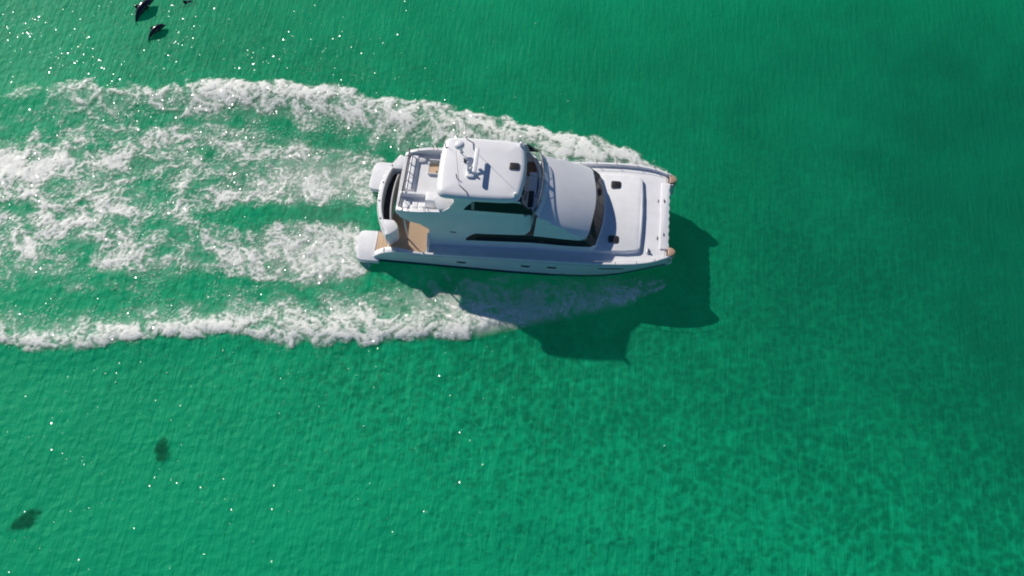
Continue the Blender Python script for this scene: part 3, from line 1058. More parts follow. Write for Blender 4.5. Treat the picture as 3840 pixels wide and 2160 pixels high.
# cab walls
V, F = loft(rings, False)
n = len(rings[0])
F.append((0, n, 2 * n, 3 * n, 4 * n - 1, 3 * n - 1, 2 * n - 1, n - 1))
cabin = mk('cabin', V, F, M['gelcoat'], boat, angle=40)

# coachroof: smooth crown with a crisp crease down to each side
rows = []
NU, NV = 26, 48
for i in range(NU + 1):
    u = i / NU
    row = []
    for j in range(NV + 1):
        v = -1 + 2 * j / NV
        zf_ = zt_side(4.0) + 0.03 + 0.36 * (1 - abs(v) ** 2.4)
        wedge = yside(4.2, 3.0) + 0.03
        y1 = v * wedge
        xe = xfr(zf_) - kfun(zf_) * min(abs(y1), wedge - 0.1) ** 2 + 0.07 - (0.10 if abs(v) > 0.98 else 0.0) - 0.35 * max(0, (abs(v) - 0.8) / 0.2) ** 3
        x0_ = 1.70 - 0.09 * y1 * y1
        x = x0_ + (xe - x0_) * u
        w = (yside(x, zt_side(min(x, 4.0))) + 0.03)
        y_ = v * w
        zfl = (4.02 - 0.05 * (abs(y_) / 2.2) ** 2) * (1 - u ** 1.15) + zf_ * u ** 1.15
        zs_ = zt_side(min(x, 4.0)) - 0.02 + 4.6 * (w - abs(y_))
        z_ = zfl if zfl < zs_ else zs_
        row.append((x, y_, z_))
    rows.append(row)
V, F = loft(rows, False)
roof = mk('coachroof', V, F, M['gelcoat'], boat, angle=28)
br_a = [(1.46 - 0.075 * y * y, y, 4.22) for y in [-2.05 + 4.1 * i / 24 for i in range(25)]]
br_b = [(1.72 - 0.09 * y * y, y * 1.03, 4.075 - 0.02 * abs(y)) for y in [-2.05 + 4.1 * i / 24 for i in range(25)]]
V, F = loft([[(x - 0.04, y, 3.9) for x, y, z in br_a], [(x - 0.03, y, z) for x, y, z in br_a], br_a, br_b, [(x + 0.005, y, z - 0.25) for x, y, z in br_b]], False)
mk('roof_brow', V, F, M['gelcoat'], roof, angle=30)
# lip under the coachroof edge
fr = [rows[-1][j] for j in range(NV + 1)]
V, F = loft([fr, [(x, y, z - 0.06) for x, y, z in fr], [(x - 0.1, y * 0.97, z - 0.06) for x, y, z in fr]], False)
mk('roof_lip', V, F, M['gelcoat'], roof, angle=30)

# glass: each pane its own piece, standing proud of the wall with dark gaskets between
def pane(name, s0, s1, zb, zt, side, mat, off=0.018, parent=cabin, n=10, x_lim=None):
    lo, hi, lo2, hi2 = [], [], [], []
    for k in range(n + 1):
        s = s0 + (s1 - s0) * k / n
        b_, t_ = zb(s), zt(s)
        for z_, outl, inl in ((b_, lo, lo2), (t_, hi, hi2)):
            x, y, z = cab_pt(s, z_)
            xa, ya, _ = cab_pt(max(s - 0.005, 0), z_)
            xb, yb, _ = cab_pt(min(s + 0.005, 1), z_)
            l = math.hypot(xb - xa, yb - ya) or 1
            nx_, ny_ = (yb - ya) / l, -(xb - xa) / l
            outl.append((x + nx_ * off, (y + ny_ * off) * side, z))
            inl.append((x - nx_ * 0.03, (y - ny_ * 0.03) * side, z))
    V, F = loft([lo2, lo, hi, hi2], False, False, False)
    m2 = n + 1
    F.append((0, m2, 2 * m2, 3 * m2))
    F.append((m2 - 1, 2 * m2 - 1, 3 * m2 - 1, 4 * m2 - 1))
    return mk(name, V, F, mat, parent, angle=40)
sx = lambda x, z=2.2: 0.6 * (x + 4.7) / (3.9 + 4.7)
def side_bot(s):
    x = cab_pt(s, 2.0)[0]
    return 1.80 + 0.055 * max(0, x + 2.7) + 0.05
def side_top(s):
    x = cab_pt(s, 2.2)[0]
    full = ztop(s) - 0.02
    t = min(max((x + 2.74) / 1.25, 0), 1)
    return side_bot(s) + 0.02 + (full - side_bot(s) - 0.02) * math.sin(t * math.pi / 2) ** 0.75
for side in (1, -1):
    band_ = pane('window_band', sx(-2.74), 0.66, lambda s: side_bot(s), side_top, side, M['black'], 0.012, n=40)
    for x0, x1 in ((-2.2, -0.42), (-0.38, 1.25), (1.5, 2.85)):
        pane('side_window', sx(x0), sx(x1), lambda s: side_bot(s) + 0.07, lambda s: max(side_bot(s) + 0.09, side_top(s) - 0.30), side, M['glass'], 0.024, band_, n=8)
for side in (1, -1):
    wb = pane('windscreen_frame', 0.66, 1.0, lambda s: 2.22, lambda s: ztop(s) + 0.0, side, M['black'], 0.012, n=24)
    for a, b in ((0.725, 0.80), (0.806, 0.885), (0.891, 0.995)):
        pane('windscreen_pane', a, b, lambda s: 2.30, lambda s: ztop(s) - 0.06, side, M['glass'], 0.026, wb, n=6)
    # wiper arms
    pA = cab_pt(0.84, 2.30)
    pB = cab_pt(0.77, 2.85)
    V, F = tube([(pA[0] + 0.07, pA[1] * side, pA[2]), (pB[0] + 0.07, pB[1] * side, pB[2])], 0.010, 5)
    mk('wiper', V, F, M['black'], wb)
# vents in the cabin side
for side in (-1, 1):
    y_ = yside(-3.34, 2.4)
    ring0 = [(-3.34 + 0.19 * math.copysign(abs(math.cos(a)) ** .6, math.cos(a)), 2.43 + 0.055 * math.copysign(abs(math.sin(a)) ** .6, math.sin(a))) for a in [2 * math.pi * k / 16 for k in range(16)]]
    V, F = loft([[(x, side * (yside(x, z) - 0.02), z) for x, z in ring0], [(x, side * (yside(x, z) + 0.02), z) for x, z in ring0]], True, True, True)
    mk('side_vent', V, F, M['glass'], cabin)
for s in (-1, 1):
    V = [(x, s * y, z) for x in (-4.80, -4.66) for y, z in ((2.5, 1.05), (3.27, 1.05), (3.27, 1.44), (3.0, 1.62), (2.62, 2.05), (2.5, 2.2))]
    F = [(0, 1, 2, 3, 4, 5), (11, 10, 9, 8, 7, 6)] + [(i, (i + 1) % 6, 6 + (i + 1) % 6, 6 + i) for i in range(6)]
    mk('bulkhead_wing', V, F, M['gelcoat'], cabin)
# aft bulkhead doors (under the overhang)
V, F = box(-4.745, -4.70, -1.3, 1.3, 1.12, 2.95)
mk('saloon_door', V, F, M['glass'], cabin)

# ------------------------------------------------------------------ cockpit, stern steps, transom seat
ck = [(-4.72, -3.15), (-5.6, -3.20), (-6.3, -3.08), (-7.05, -2.98), (-7.05, 2.98), (-6.3, 3.08), (-5.6, 3.20), (-4.72, 3.15)]
V, F = slab(ck, 1.0, 1.13, 0.02)
cockpit = mk('cockpit_deck', V, F, M['teak'], boat, angle=30)
for s in (-1, 1):
    for k, (xa, xb, z_) in enumerate(((-7.35, -7.05, 0.93), (-7.62, -7.35, 0.71), (-7.84, -7.62, 0.52))):
        ya = 1.55 + 0.12 * (2 - k)
        V, F = slab([(xa, s * ya), (xb, s * ya), (xb, s * 2.99), (xa, s * (2.97))], 0.40, z_, 0.015)
        mk('stern_step', V, F, M['teak'], boat, angle=30)

# curved transom seat: outer wall, cap, dark seat well
def arc(xc, k, hw, n=24):
    return [(xc + k * (abs(y) / 2.9) ** 2.3, y) for y in [-hw + 2 * hw * i / n for i in range(n + 1)]]
hw = 2.86
oc = arc(-7.97, 0.86, hw)
ic = arc(-7.67, 0.86, hw * 0.93)
rings = []
for (xo, yo), (xi, yi) in zip(oc, ic):
    f = 1 - (abs(yo) / hw) ** 3
    zl = 0.62 + 0.55 * (abs(yo) / hw) ** 2
    rings.append([(xo + 0.12, yo * 0.97, zl), (xo + 0.02, yo, 1.55), (xo, yo, 2.08), (xo + 0.035, yo * 0.99, 2.17), (xo + 0.10, yo * 0.985, 2.20),
                  (xi - 0.04, yi, 2.20), (xi, yi, 2.16), (xi + 0.03, yi, 1.5), (xi + 0.1, yi, 1.13)])
V, F = loft(rings, False, True, True)
transom = mk('transom', V, F, M['gelcoat'], boat, angle=35)
# thin coaming line on the cap
V, F = tube([(x + 0.05, y * 0.985, 2.205) for x, y in oc[1:-1]], 0.012, 6)
mk('transom_trim', V, F, M['steel'], transom, smooth=True)
for y_ in (2.0, 0.75, -0.55, -1.75):
    xx = -7.97 + 0.86 * (abs(y_) / 2.9) ** 2.3
    V, F = slab(rrect(xx + 0.10, xx + 0.16, y_ - 0.05, y_ + 0.05, 0.02), 2.19, 2.235, 0.01)
    mk('cleat', V, F, M['grey'], transom)
# dark seat well and backrest cushion
sw_o = arc(-7.64, 0.86, 1.98)
sw_i = arc(-7.12, 0.55, 1.98)
V, F = slab([p for p in sw_o] + [p for p in sw_i[::-1]], 1.2, 1.62, 0.05)
mk('transom_seat', V, F, M['seatdark'], transom, angle=30)
V, F = slab(arc(-7.22, 0.55, 1.75) + arc(-7.10, 0.55, 1.75)[::-1], 1.3, 1.98, 0.04)
mk('seat_back', V, F, M['grey'], transom, angle=30)
# end blocks of the transom on each side (broad white tops)
for s in (-1, 1):
    eb = [(-7.52, 1.80), (-7.38, 2.30), (-7.12, 2.72), (-6.98, 2.84), (-6.72, 2.62), (-6.52, 2.42), (-6.50, 2.22), (-6.62, 2.0), (-6.80, 1.80)]
    eb = [(x, y * s) for x, y in eb]
    V, F = slab(eb, 1.14, 2.195, 0.05)
    mk('transom_end', V, F, M['gelcoat'], transom, angle=35)
# slim posts that carry the flybridge overhang
for s in (-1, 1):
    V, F = tube([(-6.02, s * 2.28, 1.13), (-6.08, s * 2.25, 3.1)], 0.045, 8)
    mk('overhang_post', V, F, M['gelcoat'], boat, smooth=True)

# ------------------------------------------------------------------ flybridge
def fly_half(z, grow=0.0):
    """starboard half outline of the flybridge coaming at height z, from its aft tip to the centre of the front"""
    pts = [(-6.55, -2.02), (-6.3, -2.22), (-5.8, -2.34)]
    pts += [(x, -(2.40 - 0.0 * x)) for x in (-5.2, -4.6, -3.6, -2.6, -1.6, -0.6, 0.2)]
    pts += [(0.6, -2.38), (0.9, -2.30), (1.08, -2.17)]
    pts += [(1.58 - 0.10 * y * y, -y) for y in (1.95, 1.6, 1.2, 0.8, 0.4, 0.0)]
    t = (z - 3.2)
    out = []
    for x, y in pts:
        yy = y + (0.21 * t if y < -1.9 else 0.1 * t * abs(y) / 1.95) * 1.0
        xx = x - (0.22 * t if x > 1.0 else (0.22 * t * max(0, (x - 0.2) / 0.8) if x > 0.2 else 0))
        out.append((xx, yy + grow * 0))
    return out
def fly_ring(z, zf=None):
    h_ = fly_half(z)
    full = h_ + [(x, -y) for x, y in h_[::-1][1:]]
    return [(x, y, zf(x, y) if zf else z) for x, y in full]
# deck with a stair opening to port
outl = fly_half(3.3)
outl = outl + [(x, -y) for x, y in outl[::-1][1:]]
hole = [(-5.12, 0.72), (-5.12, 1.62), (-4.05, 1.62), (-4.05, 0.72)]
def holed(name, outer, hole, z1, z0, mat, parent):
    o3 = [Vector((x, y, 0)) for x, y in outer]
    h3 = [Vector((x, y, 0)) for x, y in hole]
    tris = tessellate_polygon([o3, h3])
    pts = outer + hole
    n_ = len(pts)
    V = [(x, y, z1) for x, y in pts] + [(x, y, z0) for x, y in pts]
    F = [tuple(t) for t in tris] + [tuple(i + n_ for i in t[::-1]) for t in tris]
    no = len(outer)
    for a0, cnt in ((0, no), (no, len(hole))):
        for i in range(cnt):
            a, b = a0 + i, a0 + (i + 1) % cnt
            F.append((a, b, b + n_, a + n_))
    return mk(name, V, F, mat, parent)
fly = holed('flybridge_deck', inset(outl, 0.06), hole, 3.36, 3.18, M['deck'], boat)
# stair opening: teak treads going down
for k in range(5):
    V, F = box(-5.05 + 0.2 * k, -4.82 + 0.2 * k, 0.78, 1.56, 1.5 + 0.34 * k, 1.54 + 0.34 * k)
    mk('stair_tread', V, F, M['teak'], fly)
for ya_, yb_ in ((0.66, 0.72), (1.62, 1.68)):
    V, F = box(-5.14, -4.03, ya_, yb_, 3.36, 3.50, 0.015)
    mk('stair_coaming', V, F, M['gelcoat'], fly)

# coaming / bulwark: outer skin, cap, inner skin; height falls away aft
ZC = T([(-6.6, 3.50), (-6.3, 3.62), (-5.8, 3.72), (-5.2, 3.80), (-4.4, 3.90), (-3, 3.96), (0, 4.0), (1.6, 4.02)])
ZL = T([(-6.6, 3.30), (-6.2, 3.10), (-5.6, 2.98), (-4.75, 2.90), (-4.70, 2.56), (-1.7, 2.56), (0.6, 2.70), (0.95, 3.0), (1.1, 3.45), (1.6, 3.5)])
hz_ = fly_half(3.2)
def skin(zfun, insetd=0.0):
    out = []
    for i, (x, y) in enumerate(hz_):
        z = zfun(x)
        hx, hy = fly_half(max(z, 2.4))[i]
        out.append((hx, hy, z))
    full = out + [(x, -y, z) for x, y, z in out[::-1][1:]]
    if insetd:
        p2 = inset([(x, y) for x, y, z in full], insetd)
        # the outline is open at the stern: keep the two end points on their own side
        full = [(p2[i][0] if 0 < i < len(full) - 1 else full[i][0] + 0.02, p2[i][1] if 0 < i < len(full) - 1 else full[i][1] * (1 - insetd / 2.0), full[i][2]) for i in range(len(full))]
    return full
r0 = skin(ZL)
r1 = skin(lambda x: 0.5 * (ZL(x) + ZC(x)))
r2 = skin(lambda x: ZC(x) - 0.05)
r2b = [(x, y, z + 0.05) for x, y, z in skin(lambda x: ZC(x) - 0.05, 0.03)]
r3 = [(x, y, z + 0.05) for x, y, z in skin(lambda x: ZC(x) - 0.05, 0.20)]
r4 = [(x, y, 3.30) for x, y, z in skin(lambda x: ZC(x) - 0.05, 0.26)]
V, F = loft([r0, r1, r2, r2b, r3, r4], False)
nn_ = len(r0)
F.append(tuple(k * nn_ for k in range(6)))
F.append(tuple(k * nn_ + nn_ - 1 for k in range(6)))
coam = mk('flybridge_coaming', V, F, M['gelcoat'], boat, angle=30)
# underside of the overhang aft
un = [(x, y) for x, y, z in r0 if x < -4.6]
V = [(x, y, z) for x, y, z in r0 if x < -4.65]
half = len(V) // 2
F = [(i, i + 1, len(V) - 2 - i, len(V) - 1 - i) for i in range(half - 1)]
mk('overhang_soffit', V, F, M['gelcoat'], coam)

# aft coaming of the flybridge with low rail and posts
ac = [(-6.50 + 0.02 * abs(y), y) for y in [-2.05 + 4.1 * i / 16 for i in range(17)]]
rings = [[(x - 0.10, y, 3.18), (x - 0.10, y, 3.46), (x - 0.07, y, 3.50), (x + 0.10, y, 3.50), (x + 0.13, y, 3.46), (x + 0.13, y, 3.30)] for x, y in ac]
V, F = loft(rings, True, True, True)
mk('aft_coaming', V, F, M['gelcoat'], coam, angle=35)
rail_y = [2.0, 1.4, 0.8, 0.2, -0.4, -0.95]
V, F = tube([(-6.30, y, 3.88) for y in (2.05, 1.4, 0.8, 0.2, -0.4, -0.98)], 0.034, 7)
ar = mk('aft_rail', V, F, M['dkrail'], boat, smooth=True)
for y in rail_y:
    V, F = tube([(-6.36, y, 3.46), (-6.30, y, 3.88)], 0.028, 6)
    mk('rail_post', V, F, M['dkrail'], ar, smooth=True)
V, F = tube([(-6.32, y, 3.67) for y in (2.03, 0.2, -0.96)], 0.020, 6)
mk('mid_rail', V, F, M['dkrail'], ar, smooth=True)
V, F = tube([(-6.34, -1.15, 3.82), (-6.36, -2.0, 3.80)], 0.032, 7)
ar2 = mk('aft_rail', V, F, M['dkrail'], boat, smooth=True)
for y in (-1.15, -1.58, -1.98):
    V, F = tube([(-6.38, y, 3.46), (-6.35, y, 3.81)], 0.018, 6)
    mk('rail_post', V, F, M['dkrail'], ar2, smooth=True)

# divider beam across the fly deck, wet-bar cabinet beside it
V, F = box(-6.42, -4.1, -1.02, -0.86, 3.36, 3.72, 0.03)
mk('deck_divider', V, F, M['gelcoat'], boat, angle=30)
V, F = slab(rrect(-4.92, -4.2, -1.62, -1.02, 0.06), 3.36, 4.06, 0.03)
mk('wet_bar', V, F, M['gelcoat'], boat, angle=30)
# lounge on the port and aft side
lounge = [(-6.22, -0.6), (-6.22, 1.95), (-5.35, 1.95), (-5.35, 1.5), (-5.72, 1.45), (-5.72, -0.6)]
V, F = slab(lounge, 3.36, 3.47, 0.03)
lo_ = mk('lounge_seat', V, F, M['gelcoat'], boat, angle=30)
for a, b in ((-0.58, 0.22), (0.235, 1.065), (1.08, 1.92)):
    V, F = slab(rrect(-6.19, -5.78, a, b, 0.05), 3.46, 3.52, 0.02)
    mk('seat_cushion', V, F, M['gelcoat'], lo_, angle=30)
for k in range(3):
    V, F = slab(rrect(-6.2 + 0.42 * k, -5.82 + 0.42 * k, -1.95, -1.25, 0.04), 3.36, 3.44, 0.02)
    mk('deck_locker', V, F, M['gelcoat'], boat, angle=30)

# windscreen rim of the flybridge: low dark frame on the coaming
rim = []
for x, y in [(-0.0, -1.98), (0.5, -2.0), (0.85, -2.03), (1.10, -2.02), (1.20, -1.85)] + [(1.44 - 0.06 * y * y, -y) for y in (1.6, 1.2, 0.8, 0.4, 0.0)]:
    rim.append((x, y))
rim_full = rim[3:] + [(x, -y) for x, y in rim[3:][::-1][1:]]
V, F = tube([(x, y, 4.46) for x, y in rim_full], 0.026, 8)
rimo = mk('fly_windscreen_rim', V, F, M['black'], boat, smooth=True)
lo = [(x + 0.05, y * 1.02, 4.10) for x, y in rim_full]
hi = [(x, y, 4.45) for x, y in rim_full]
m, nt, out = new_mat('clear_smoked_screen')
tr_ = N(nt, 'ShaderNodeBsdfTransparent')
tr_.inputs[0].default_value = (0.72, 0.74, 0.78, 1)
gg = N(nt, 'ShaderNodeBsdfGlossy')
gg.inputs['Roughness'].default_value = 0.08
mxs = N(nt, 'ShaderNodeMixShader')
fr_ = N(nt, 'ShaderNodeFresnel')
nt.links.new(fr_.outputs[0], mxs.inputs[0])
nt.links.new(tr_.outputs[0], mxs.inputs[1])
nt.links.new(gg.outputs[0], mxs.inputs[2])
nt.links.new(mxs.outputs[0], out.inputs['Surface'])
M['clear'] = m
V, F = loft([lo, hi], False)
mk('fly_windscreen', V, F, M['clear'], rimo)
for yy in (1.35, 0.1, -1.2):
    xx = 1.44 - 0.06 * yy * yy
    V, F = tube([(xx + 0.12, yy * 1.02, 4.02), (xx, yy, 4.46), (0.42, yy * 0.92, 4.95)], 0.012, 6)
    mk('screen_strut', V, F, M['black'], rimo, smooth=True)

# side wings between coaming and hardtop with their dark windows
def ywing(z):
    return 2.24 - 0.21 * (z - 3.95)
for s in (-1, 1):
    outer_, inner_ = [], []
    prof = [(-4.05, 3.88), (-3.55, 4.25), (-3.25, 4.7), (-3.3, 5.08), (0.35, 5.08), (0.40, 4.9), (0.55, 4.2), (0.6, 3.95)]
    V = [(x, s * ywing(z), z) for x, z in prof] + [(x, s * (ywing(z) - 0.04), z) for x, z in prof]
    n_ = len(prof)
    F = [tuple(range(n_)), tuple(range(2 * n_ - 1, n_ - 1, -1))] + [(i, (i + 1) % n_, n_ + (i + 1) % n_, n_ + i) for i in range(n_)]
    wing = mk('side_wing', V, F, M['gelcoat'], boat)
    wt = []
    wb_ = []
    for k in range(25):
        t = k / 24
        x = -2.72 + (1.03 + 2.72) * t
        zb_ = 4.24
        full = 4.98 + 0.03 * t
        zt_ = zb_ + 0.02 + (full - zb_ - 0.02) * math.sin(min(t / 0.28, 1) * math.pi / 2) ** 0.75
        wb_.append((x, zb_))
        if x > 0.35:
            zt_ = 4.26 + (5.0 - 4.26) * (1.03 - x) / 0.68
        wt.append((x, zt_))
    def lay(pts, o_):
        return [(x, s * (ywing(z) + o_), z) for x, z in pts]
    V, F = loft([lay(wb_, -0.03), lay(wb_, 0.015), lay(wt, 0.015), lay(wt, -0.03)], False)
    m2 = len(wb_)
    F.append((m2 - 1, 2 * m2 - 1, 3 * m2 - 1, 4 * m2 - 1))
    fw = mk('fly_side_window', V, F, M['glass'], wing, angle=30)
    V, F = box(-2.30, -2.14, 0, 0.02, 4.34, 4.86)
    V = [(x, s * (ywing(z) + 0.012 + y), z) for x, y, z in V]
    mk('window_post', V, F, M['grey'], fw)
    # top frame forward of the hardtop
    V, F = tube([(0.36, s * ywing(5.1), 5.10), (0.72, s * ywing(4.68), 4.70), (1.08, s * ywing(4.35), 4.34)], 0.026, 7)
    mk('window_frame', V, F, M['black'], fw, smooth=True)
    # broad white shoulder aft of each wing
    sh = [(-4.45, 1.55), (-4.30, 1.30), (-3.9, 1.30), (-3.45, 1.55), (-3.30, 1.75), (-3.34, 1.95), (-3.62, 2.10), (-3.98, 2.16), (-4.12, 2.14)]
    sh = [(x, y * s) for x, y in sh]
    V, F = slab(sh, lambda x, y: 3.9, lambda x, y: 4.22 - 0.25 * (abs(y) - 1.5), 0.04)
    mk('wing_shoulder', V, F, M['gelcoat'], wing, angle=30)

# helm: console, seats
V, F = slab(rrect(0.62, 1.12, -1.75, 0.95, 0.12), 3.36, 3.98, 0.06)
con = mk('helm_console', V, F, M['gelcoat'], boat, angle=30)
V, F = slab(rrect(0.70, 1.0, -1.5, -0.4, 0.06), 3.97, 4.03, 0.02)
mk('instrument_panel', V, F, M['black'], con, angle=30)
V, F = slab(rrect(0.30, 1.0, -2.0, -1.80, 0.06), 3.36, 4.30, 0.03)
mk('side_console', V, F, M['black'], con, angle=30)
wheel = []
for k in range(20):
    a = 2 * math.pi * k / 20
    wheel.append((0.55 + 0.06 * math.sin(a), -0.75 + 0.2 * math.cos(a), 3.95 + 0.2 * math.sin(a)))
V, F = tube(wheel, 0.015, 6, closed=True)
mk('helm_wheel', V, F, M['black'], con, smooth=True)
def seat(cx, cy, mat, nm):
    V, F = slab(rrect(cx - 0.24, cx + 0.26, cy - 0.27, cy + 0.27, 0.08), 3.80, 3.96, 0.05)
    s_ = mk(nm, V, F, mat, boat, angle=30)
    V, F = slab(rrect(cx - 0.32, cx - 0.18, cy - 0.27, cy + 0.27, 0.05), 3.9, 4.5, 0.05)
    mk('backrest', V, F, mat, s_, angle=30)
    V, F = tube([(cx, cy, 3.36), (cx, cy, 3.82)], 0.05, 8)
    mk('pedestal', V, F, M['steel'], s_, smooth=True)
seat(0.16, -0.28, M['seatdark'], 'helm_seat')
seat(0.10, -1.05, M['seatdark'], 'helm_seat')
V, F = slab(rrect(0.42, 1.02, 1.10, 1.78, 0.1), 3.36, 3.84, 0.07)
mk('companion_seat', V, F, M['leather'], boat, angle=30)

# ------------------------------------------------------------------ hardtop
ht = [(-4.30, 0.0), (-4.30, -0.6), (-4.26, -1.3), (-4.22, -1.62), (-4.15, -1.83), (-4.0, -1.98), (-3.8, -2.04), (-3.0, -2.10), (-1.8, -2.12), (-0.8, -2.09), (-0.1, -2.04), (0.10, -1.98), (0.26, -1.84), (0.34, -1.62), (0.42, -1.1), (0.49, -0.5), (0.51, 0.0)]
ht = ht + [(x, -y) for x, y in ht[::-1][1:-1]]
rings = []
for d, z in ((0.10, 5.04), (0.02, 5.07), (0.0, 5.13), (0.02, 5.20), (0.07, 5.27), (0.16, 5.34), (0.32, 5.385)):
    rings.append([(x, y, z) for x, y in inset(ht, d)])
for sc_, z in ((0.6, 5.40), (0.3, 5.402)):
    rings.append([((x + 1.9) * sc_ - 1.9, y * sc_, z) for x, y in inset(ht, 0.32)])
V, F = loft(rings, True, True, True)
hard = mk('hardtop', V, F, M['gelcoat'], boat, angle=50)
hatch(-0.45, 0.09, -0.02, 0.42, lambda x, y: 5.415, hard)
# moulded step line across the roof and side nav-light pods
for s in (-1, 1):
    V, F = slab(rrect(-0.02, 0.16, s * 1.72 - 0.09, s * 1.72 + 0.09, 0.05), 5.37, 5.62, 0.05)
    mk('horn_pod', V, F, M['gelcoat'], hard, angle=30)

hard.location.z = -0.10
# mast, open-array radar, radome, small fittings
V, F = join(slab(rrect(-2.72, -2.28, -0.80, -0.35, 0.1), 5.40, 5.52, 0.04), tube([(-2.62, -0.50, 5.45), (-2.66, -0.12, 5.95)], [0.08, 0.05], 10), tube([(-2.60, -0.55, 5.5), (-2.25, 0.1, 5.78)], [0.07, 0.06], 8))
mast = mk('radar_mast', V, F, M['gelcoat'], hard, angle=40)
V, F = slab(rrect(-2.36, -2.14, -0.82, 0.86, 0.08), 5.86, 5.98, 0.04)
mk('radar_bar', V, F, M['gelcoat'], mast, angle=30)
V, F = tube([(-2.25, 0.05, 5.6), (-2.25, 0.05, 5.88)], [0.11, 0.10], 12)
mk('radar_pedestal', V, F, M['gelcoat'], mast, angle=40)
dome = []
for z, r_ in ((5.86, 0.20), (5.88, 0.27), (5.97, 0.28), (6.05, 0.25), (6.10, 0.16), (6.12, 0.04)):
    dome.append([(-3.25 + r_ * math.cos(2 * math.pi * k / 20), 0.95 + r_ * math.sin(2 * math.pi * k / 20), z) for k in range(20)])
V, F = loft(dome, True, True, True)
mk('radome', V, F, M['gelcoat'], mast, angle=50)
V, F = join(tube([(-3.2, 0.9, 5.41), (-3.25, 0.95, 5.88)], 0.05, 8), tube([(-2.66, -0.12, 5.9), (-3.2, 0.9, 5.8)], 0.04, 8))
mk('mast_arm', V, F, M['gelcoat'], mast, smooth=True)
V, F = join(tube([(-2.9, 0.32, 5.42), (-2.95, 0.36, 5.62)], 0.03, 6), slab(rrect(-2.98, -2.80, 0.22, 0.38, 0.03), 5.43, 5.50, 0.02))
mk('anchor_light', V, F, M['darkgrey'], mast)
V, F = join(tube([(-3.18, -0.92, 5.42), (-3.24, -0.80, 5.66)], 0.03, 6))
mk('stern_light', V, F, M['darkgrey'], hard)
# whip antennas
def whip(base, bend, tip, nm='whip_antenna'):
    V, F = tube([base, bend], [0.035, 0.028], 7)
    a_ = mk(nm, V, F, M['grey'], hard, smooth=True)
    V, F = tube([bend, tuple(0.5 * (bend[i] + tip[i]) for i in range(3)), tip], [0.013, 0.010, 0.007], 6)
    mk('whip', V, F, M['dkrail'], a_, smooth=True)
whip((-2.56, -1.76, 5.40), (-2.97, -1.62, 5.80), (-3.02, -1.60, 8.75))
whip((-2.57, 1.60, 5.40), (-2.95, 1.58, 5.76), (-2.98, 1.60, 8.25))
whip((-4.05, 1.15, 5.38), (-4.13, 1.38, 5.50), (-4.16, 1.45, 5.95))

# ------------------------------------------------------------------ guard rails along the sides and bow
for s in (-1, 1):
    xs_ = [3.45, 4.35, 5.5, 6.75, 7.75, 8.5] if s > 0 else [4.62, 5.75, 6.9, 7.9, 8.62]
    top = [(x, s * (ysh(x) - 0.03), zsh(x) + 0.27) for x in np.linspace(xs_[0], xs_[-1], 16)]
    V, F = tube([(xs_[0] - 0.6, s * (ysh(xs_[0]) - 0.04), zsh(xs_[0]) + 0.04)] + top, 0.010, 6)
    gr = mk('guard_rail', V, F, M['cushion'], boat, smooth=True)
    for x in xs_:
        V, F = tube([(x, s * (ysh(x) - 0.05), zsh(x) + 0.02), (x, s * (ysh(x) - 0.03), zsh(x) + 0.27)], 0.015, 6)
        mk('stanchion', V, F, M['dkrail'], gr, smooth=True)
# rail on the fly bulwark aft, both sides
for s in (-1, 1):
    top = [(x, s * 2.12, ZC(x) + 0.28) for x in (-6.0, -5.5, -5.0, -4.6)]
    V, F = tube(top, 0.014, 6)
    gr = mk('bulwark_rail', V, F, M['steel'], boat, smooth=True)
    for x in (-5.85, -4.95, -4.72):
        V, F = tube([(x, s * 2.12, ZC(x)), (x, s * 2.12, ZC(x) + 0.28)], 0.015, 6)
        mk('rail_post', V, F, M['dkrail'], gr, smooth=True)

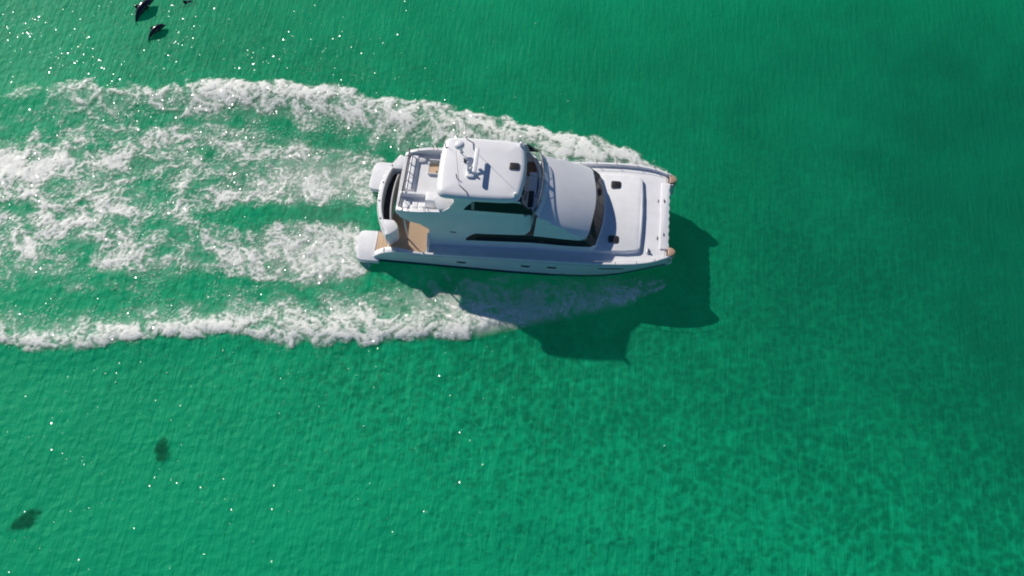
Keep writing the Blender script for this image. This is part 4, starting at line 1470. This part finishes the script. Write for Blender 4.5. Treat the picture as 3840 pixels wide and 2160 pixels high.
# ------------------------------------------------------------------ dolphins
def dolphin(loc, fwd, dors, length, label, bend=0.30):
    """leaping dolphin; one continuous skin: body rings, then fins grown from it"""
    Fw = Vector(fwd).normalized()
    Dn = Vector(dors)
    Dn = (Dn - Dn.dot(Fw) * Fw).normalized()
    Lt = Fw.cross(Dn)
    prof = [(0.0, 0.004, 0.004), (0.015, 0.020, 0.016), (0.05, 0.032, 0.026), (0.075, 0.048, 0.044), (0.11, 0.072, 0.066), (0.18, 0.095, 0.088), (0.28, 0.115, 0.104), (0.38, 0.122, 0.108),
            (0.50, 0.113, 0.096), (0.62, 0.090, 0.070), (0.73, 0.064, 0.043), (0.83, 0.041, 0.024), (0.91, 0.026, 0.014), (0.96, 0.018, 0.012)]
    def P(t, a, b):
        # spine arches about the dorsal side; t from snout to tail, a dorsal, b lateral (fractions of length)
        ang = (t - 0.4) * 1.15
        R = 1 / 1.15
        x = R * math.sin(ang)
        d = R * (math.cos(ang) - 1)
        return Vector(loc) + length * (-(x + a * math.sin(ang)) * Fw + (d + a * math.cos(ang)) * Dn + b * Lt)
    rings = []
    for t, hgt, wdt in prof:
        rings.append([P(t, (hgt * math.sin(2 * math.pi * k / 14)) - 0.012 * (t < 0.09), wdt * math.cos(2 * math.pi * k / 14)) for k in range(14)])
    body = loft(rings, True, True, True)
    def fin(pts, th):
        # pts: (t, a, b) outline ring; thickness along given axis
        V = []
        for (t, a, b), (dt, da, db) in zip(pts, th):
            V.append((t + dt, a + da, b + db))
        for (t, a, b), (dt, da, db) in zip(pts, th):
            V.append((t - dt, a - da, b - db))
        n_ = len(pts)
        F = [tuple(range(n_)), tuple(range(2 * n_ - 1, n_ - 1, -1))] + [(i, (i + 1) % n_, n_ + (i + 1) % n_, n_ + i) for i in range(n_)]
        return [P(*v) for v in V], F
    dfin = fin([(0.42, 0.105, 0), (0.47, 0.165, 0), (0.525, 0.205, 0), (0.53, 0.17, 0), (0.55, 0.10, 0)], [(0, 0, 0.012), (0, 0, 0.008), (0, 0, 0.002), (0, 0, 0.005), (0, 0, 0.010)])
    parts = [body, dfin]
    for s in (-1, 1):
        parts.append(fin([(0.22, -0.05, s * 0.075), (0.29, -0.12, s * 0.13), (0.345, -0.175, s * 0.155), (0.335, -0.12, s * 0.125), (0.29, -0.06, s * 0.085)],
                         [(0.0, 0.006, 0.006), (0, 0.006, 0.006), (0, 0.002, 0.002), (0, 0.004, 0.004), (0, 0.006, 0.006)]))
        parts.append(fin([(0.925, 0.0, 0.0), (0.955, 0.0, s * 0.06), (1.02, 0.0, s * 0.13), (0.995, 0.0, s * 0.055), (0.985, 0.0, 0.0)],
                         [(0, 0.010, 0), (0, 0.007, 0), (0, 0.002, 0), (0, 0.004, 0), (0, 0.006, 0)]))
    V, F = join(*parts)
    o = mk('dolphin', V, F, M['skin'], None, smooth=True)
    o['label'] = label
    o['category'] = 'dolphin'
    o['group'] = 'dolphins leaping off the boat'
    return o
# ------------------------------------------------------------------ weed clumps under the surface
def grid_patch(name, X, Y, Z, thick, mat):
    n = X.shape[0]
    idx = np.arange(n * n).reshape(n, n)
    q = np.stack([idx[:-1, :-1].ravel(), idx[1:, :-1].ravel(), idx[1:, 1:].ravel(), idx[:-1, 1:].ravel()], 1)
    q = q[(thick.ravel()[q] > 0.01).any(1)]
    used = np.unique(q)
    remap = np.zeros(n * n, int)
    remap[used] = np.arange(len(used))
    V = np.stack([X.ravel(), Y.ravel(), Z.ravel()], 1)[used]
    me = bpy.data.meshes.new(name)
    me.from_pydata(V.tolist(), [], remap[q].tolist())
    at = me.attributes.new('thick', 'FLOAT', 'POINT')
    at.data.foreach_set('value', thick.ravel()[used].astype(np.float32))
    return link(name, me, mat, None, True)
def weed_clump(cx, cy, rx, ry, rot, seed, label):
    rs = np.random.RandomState(seed)
    n = 46
    g = np.linspace(-1.5, 1.5, n)
    U, W_ = np.meshgrid(g, g, indexing='ij')
    c, s = math.cos(rot), math.sin(rot)
    X = cx + (U * rx) * c - (W_ * ry) * s
    Y = cy + (U * rx) * s + (W_ * ry) * c
    r = np.hypot(U, W_)
    e = (1 - r ** 2) + 0.55 * fbm(X * 2.0, Y * 2.0, 4, seed)
    o = grid_patch('seaweed_clump', X, Y, water_z(X, Y) + 0.012 + 0.03 * np.clip(e, 0, 1), np.clip(sstep(-0.15, 0.9, e) * 0.66, 0, 1), M['weed'])
    o['label'] = label
    o['category'] = 'seaweed'
    o['group'] = 'dark weed clumps in the green water'
    return o
weed_clump(-17.0, -15.9, 0.50, 0.78, 0.3, 3, 'smaller roundish dark weed clump awash in the glittering green water below the wake')
weed_clump(-22.9, -20.2, 0.52, 0.95, -0.8, 14, 'larger slanting dark weed clump awash at the lower left')
weed_clump(8.75, -20.35, 0.62, 0.30, 0.2, 25, 'dark weed clump cut off by the bottom edge of the view')

dolphin((-24.95, 13.15, 0.25), (0.60, 0.80, 0.05), (-0.62, 0.30, 0.55), 1.75, 'small dark dolphin leaping with its whole arched body in view, below the larger one')
dolphin((-26.35, 15.0, 0.28), (0.42, 0.90, 0.10), (-0.75, 0.25, 0.55), 2.35, 'larger dark dolphin cut off by the top edge of the view')
dolphin((-23.6, 16.0, -0.17), (0.93, 0.36, 0.02), (-0.1, 0.1, 1.0), 1.9, 'dolphin just breaking the surface, only its back above the water')
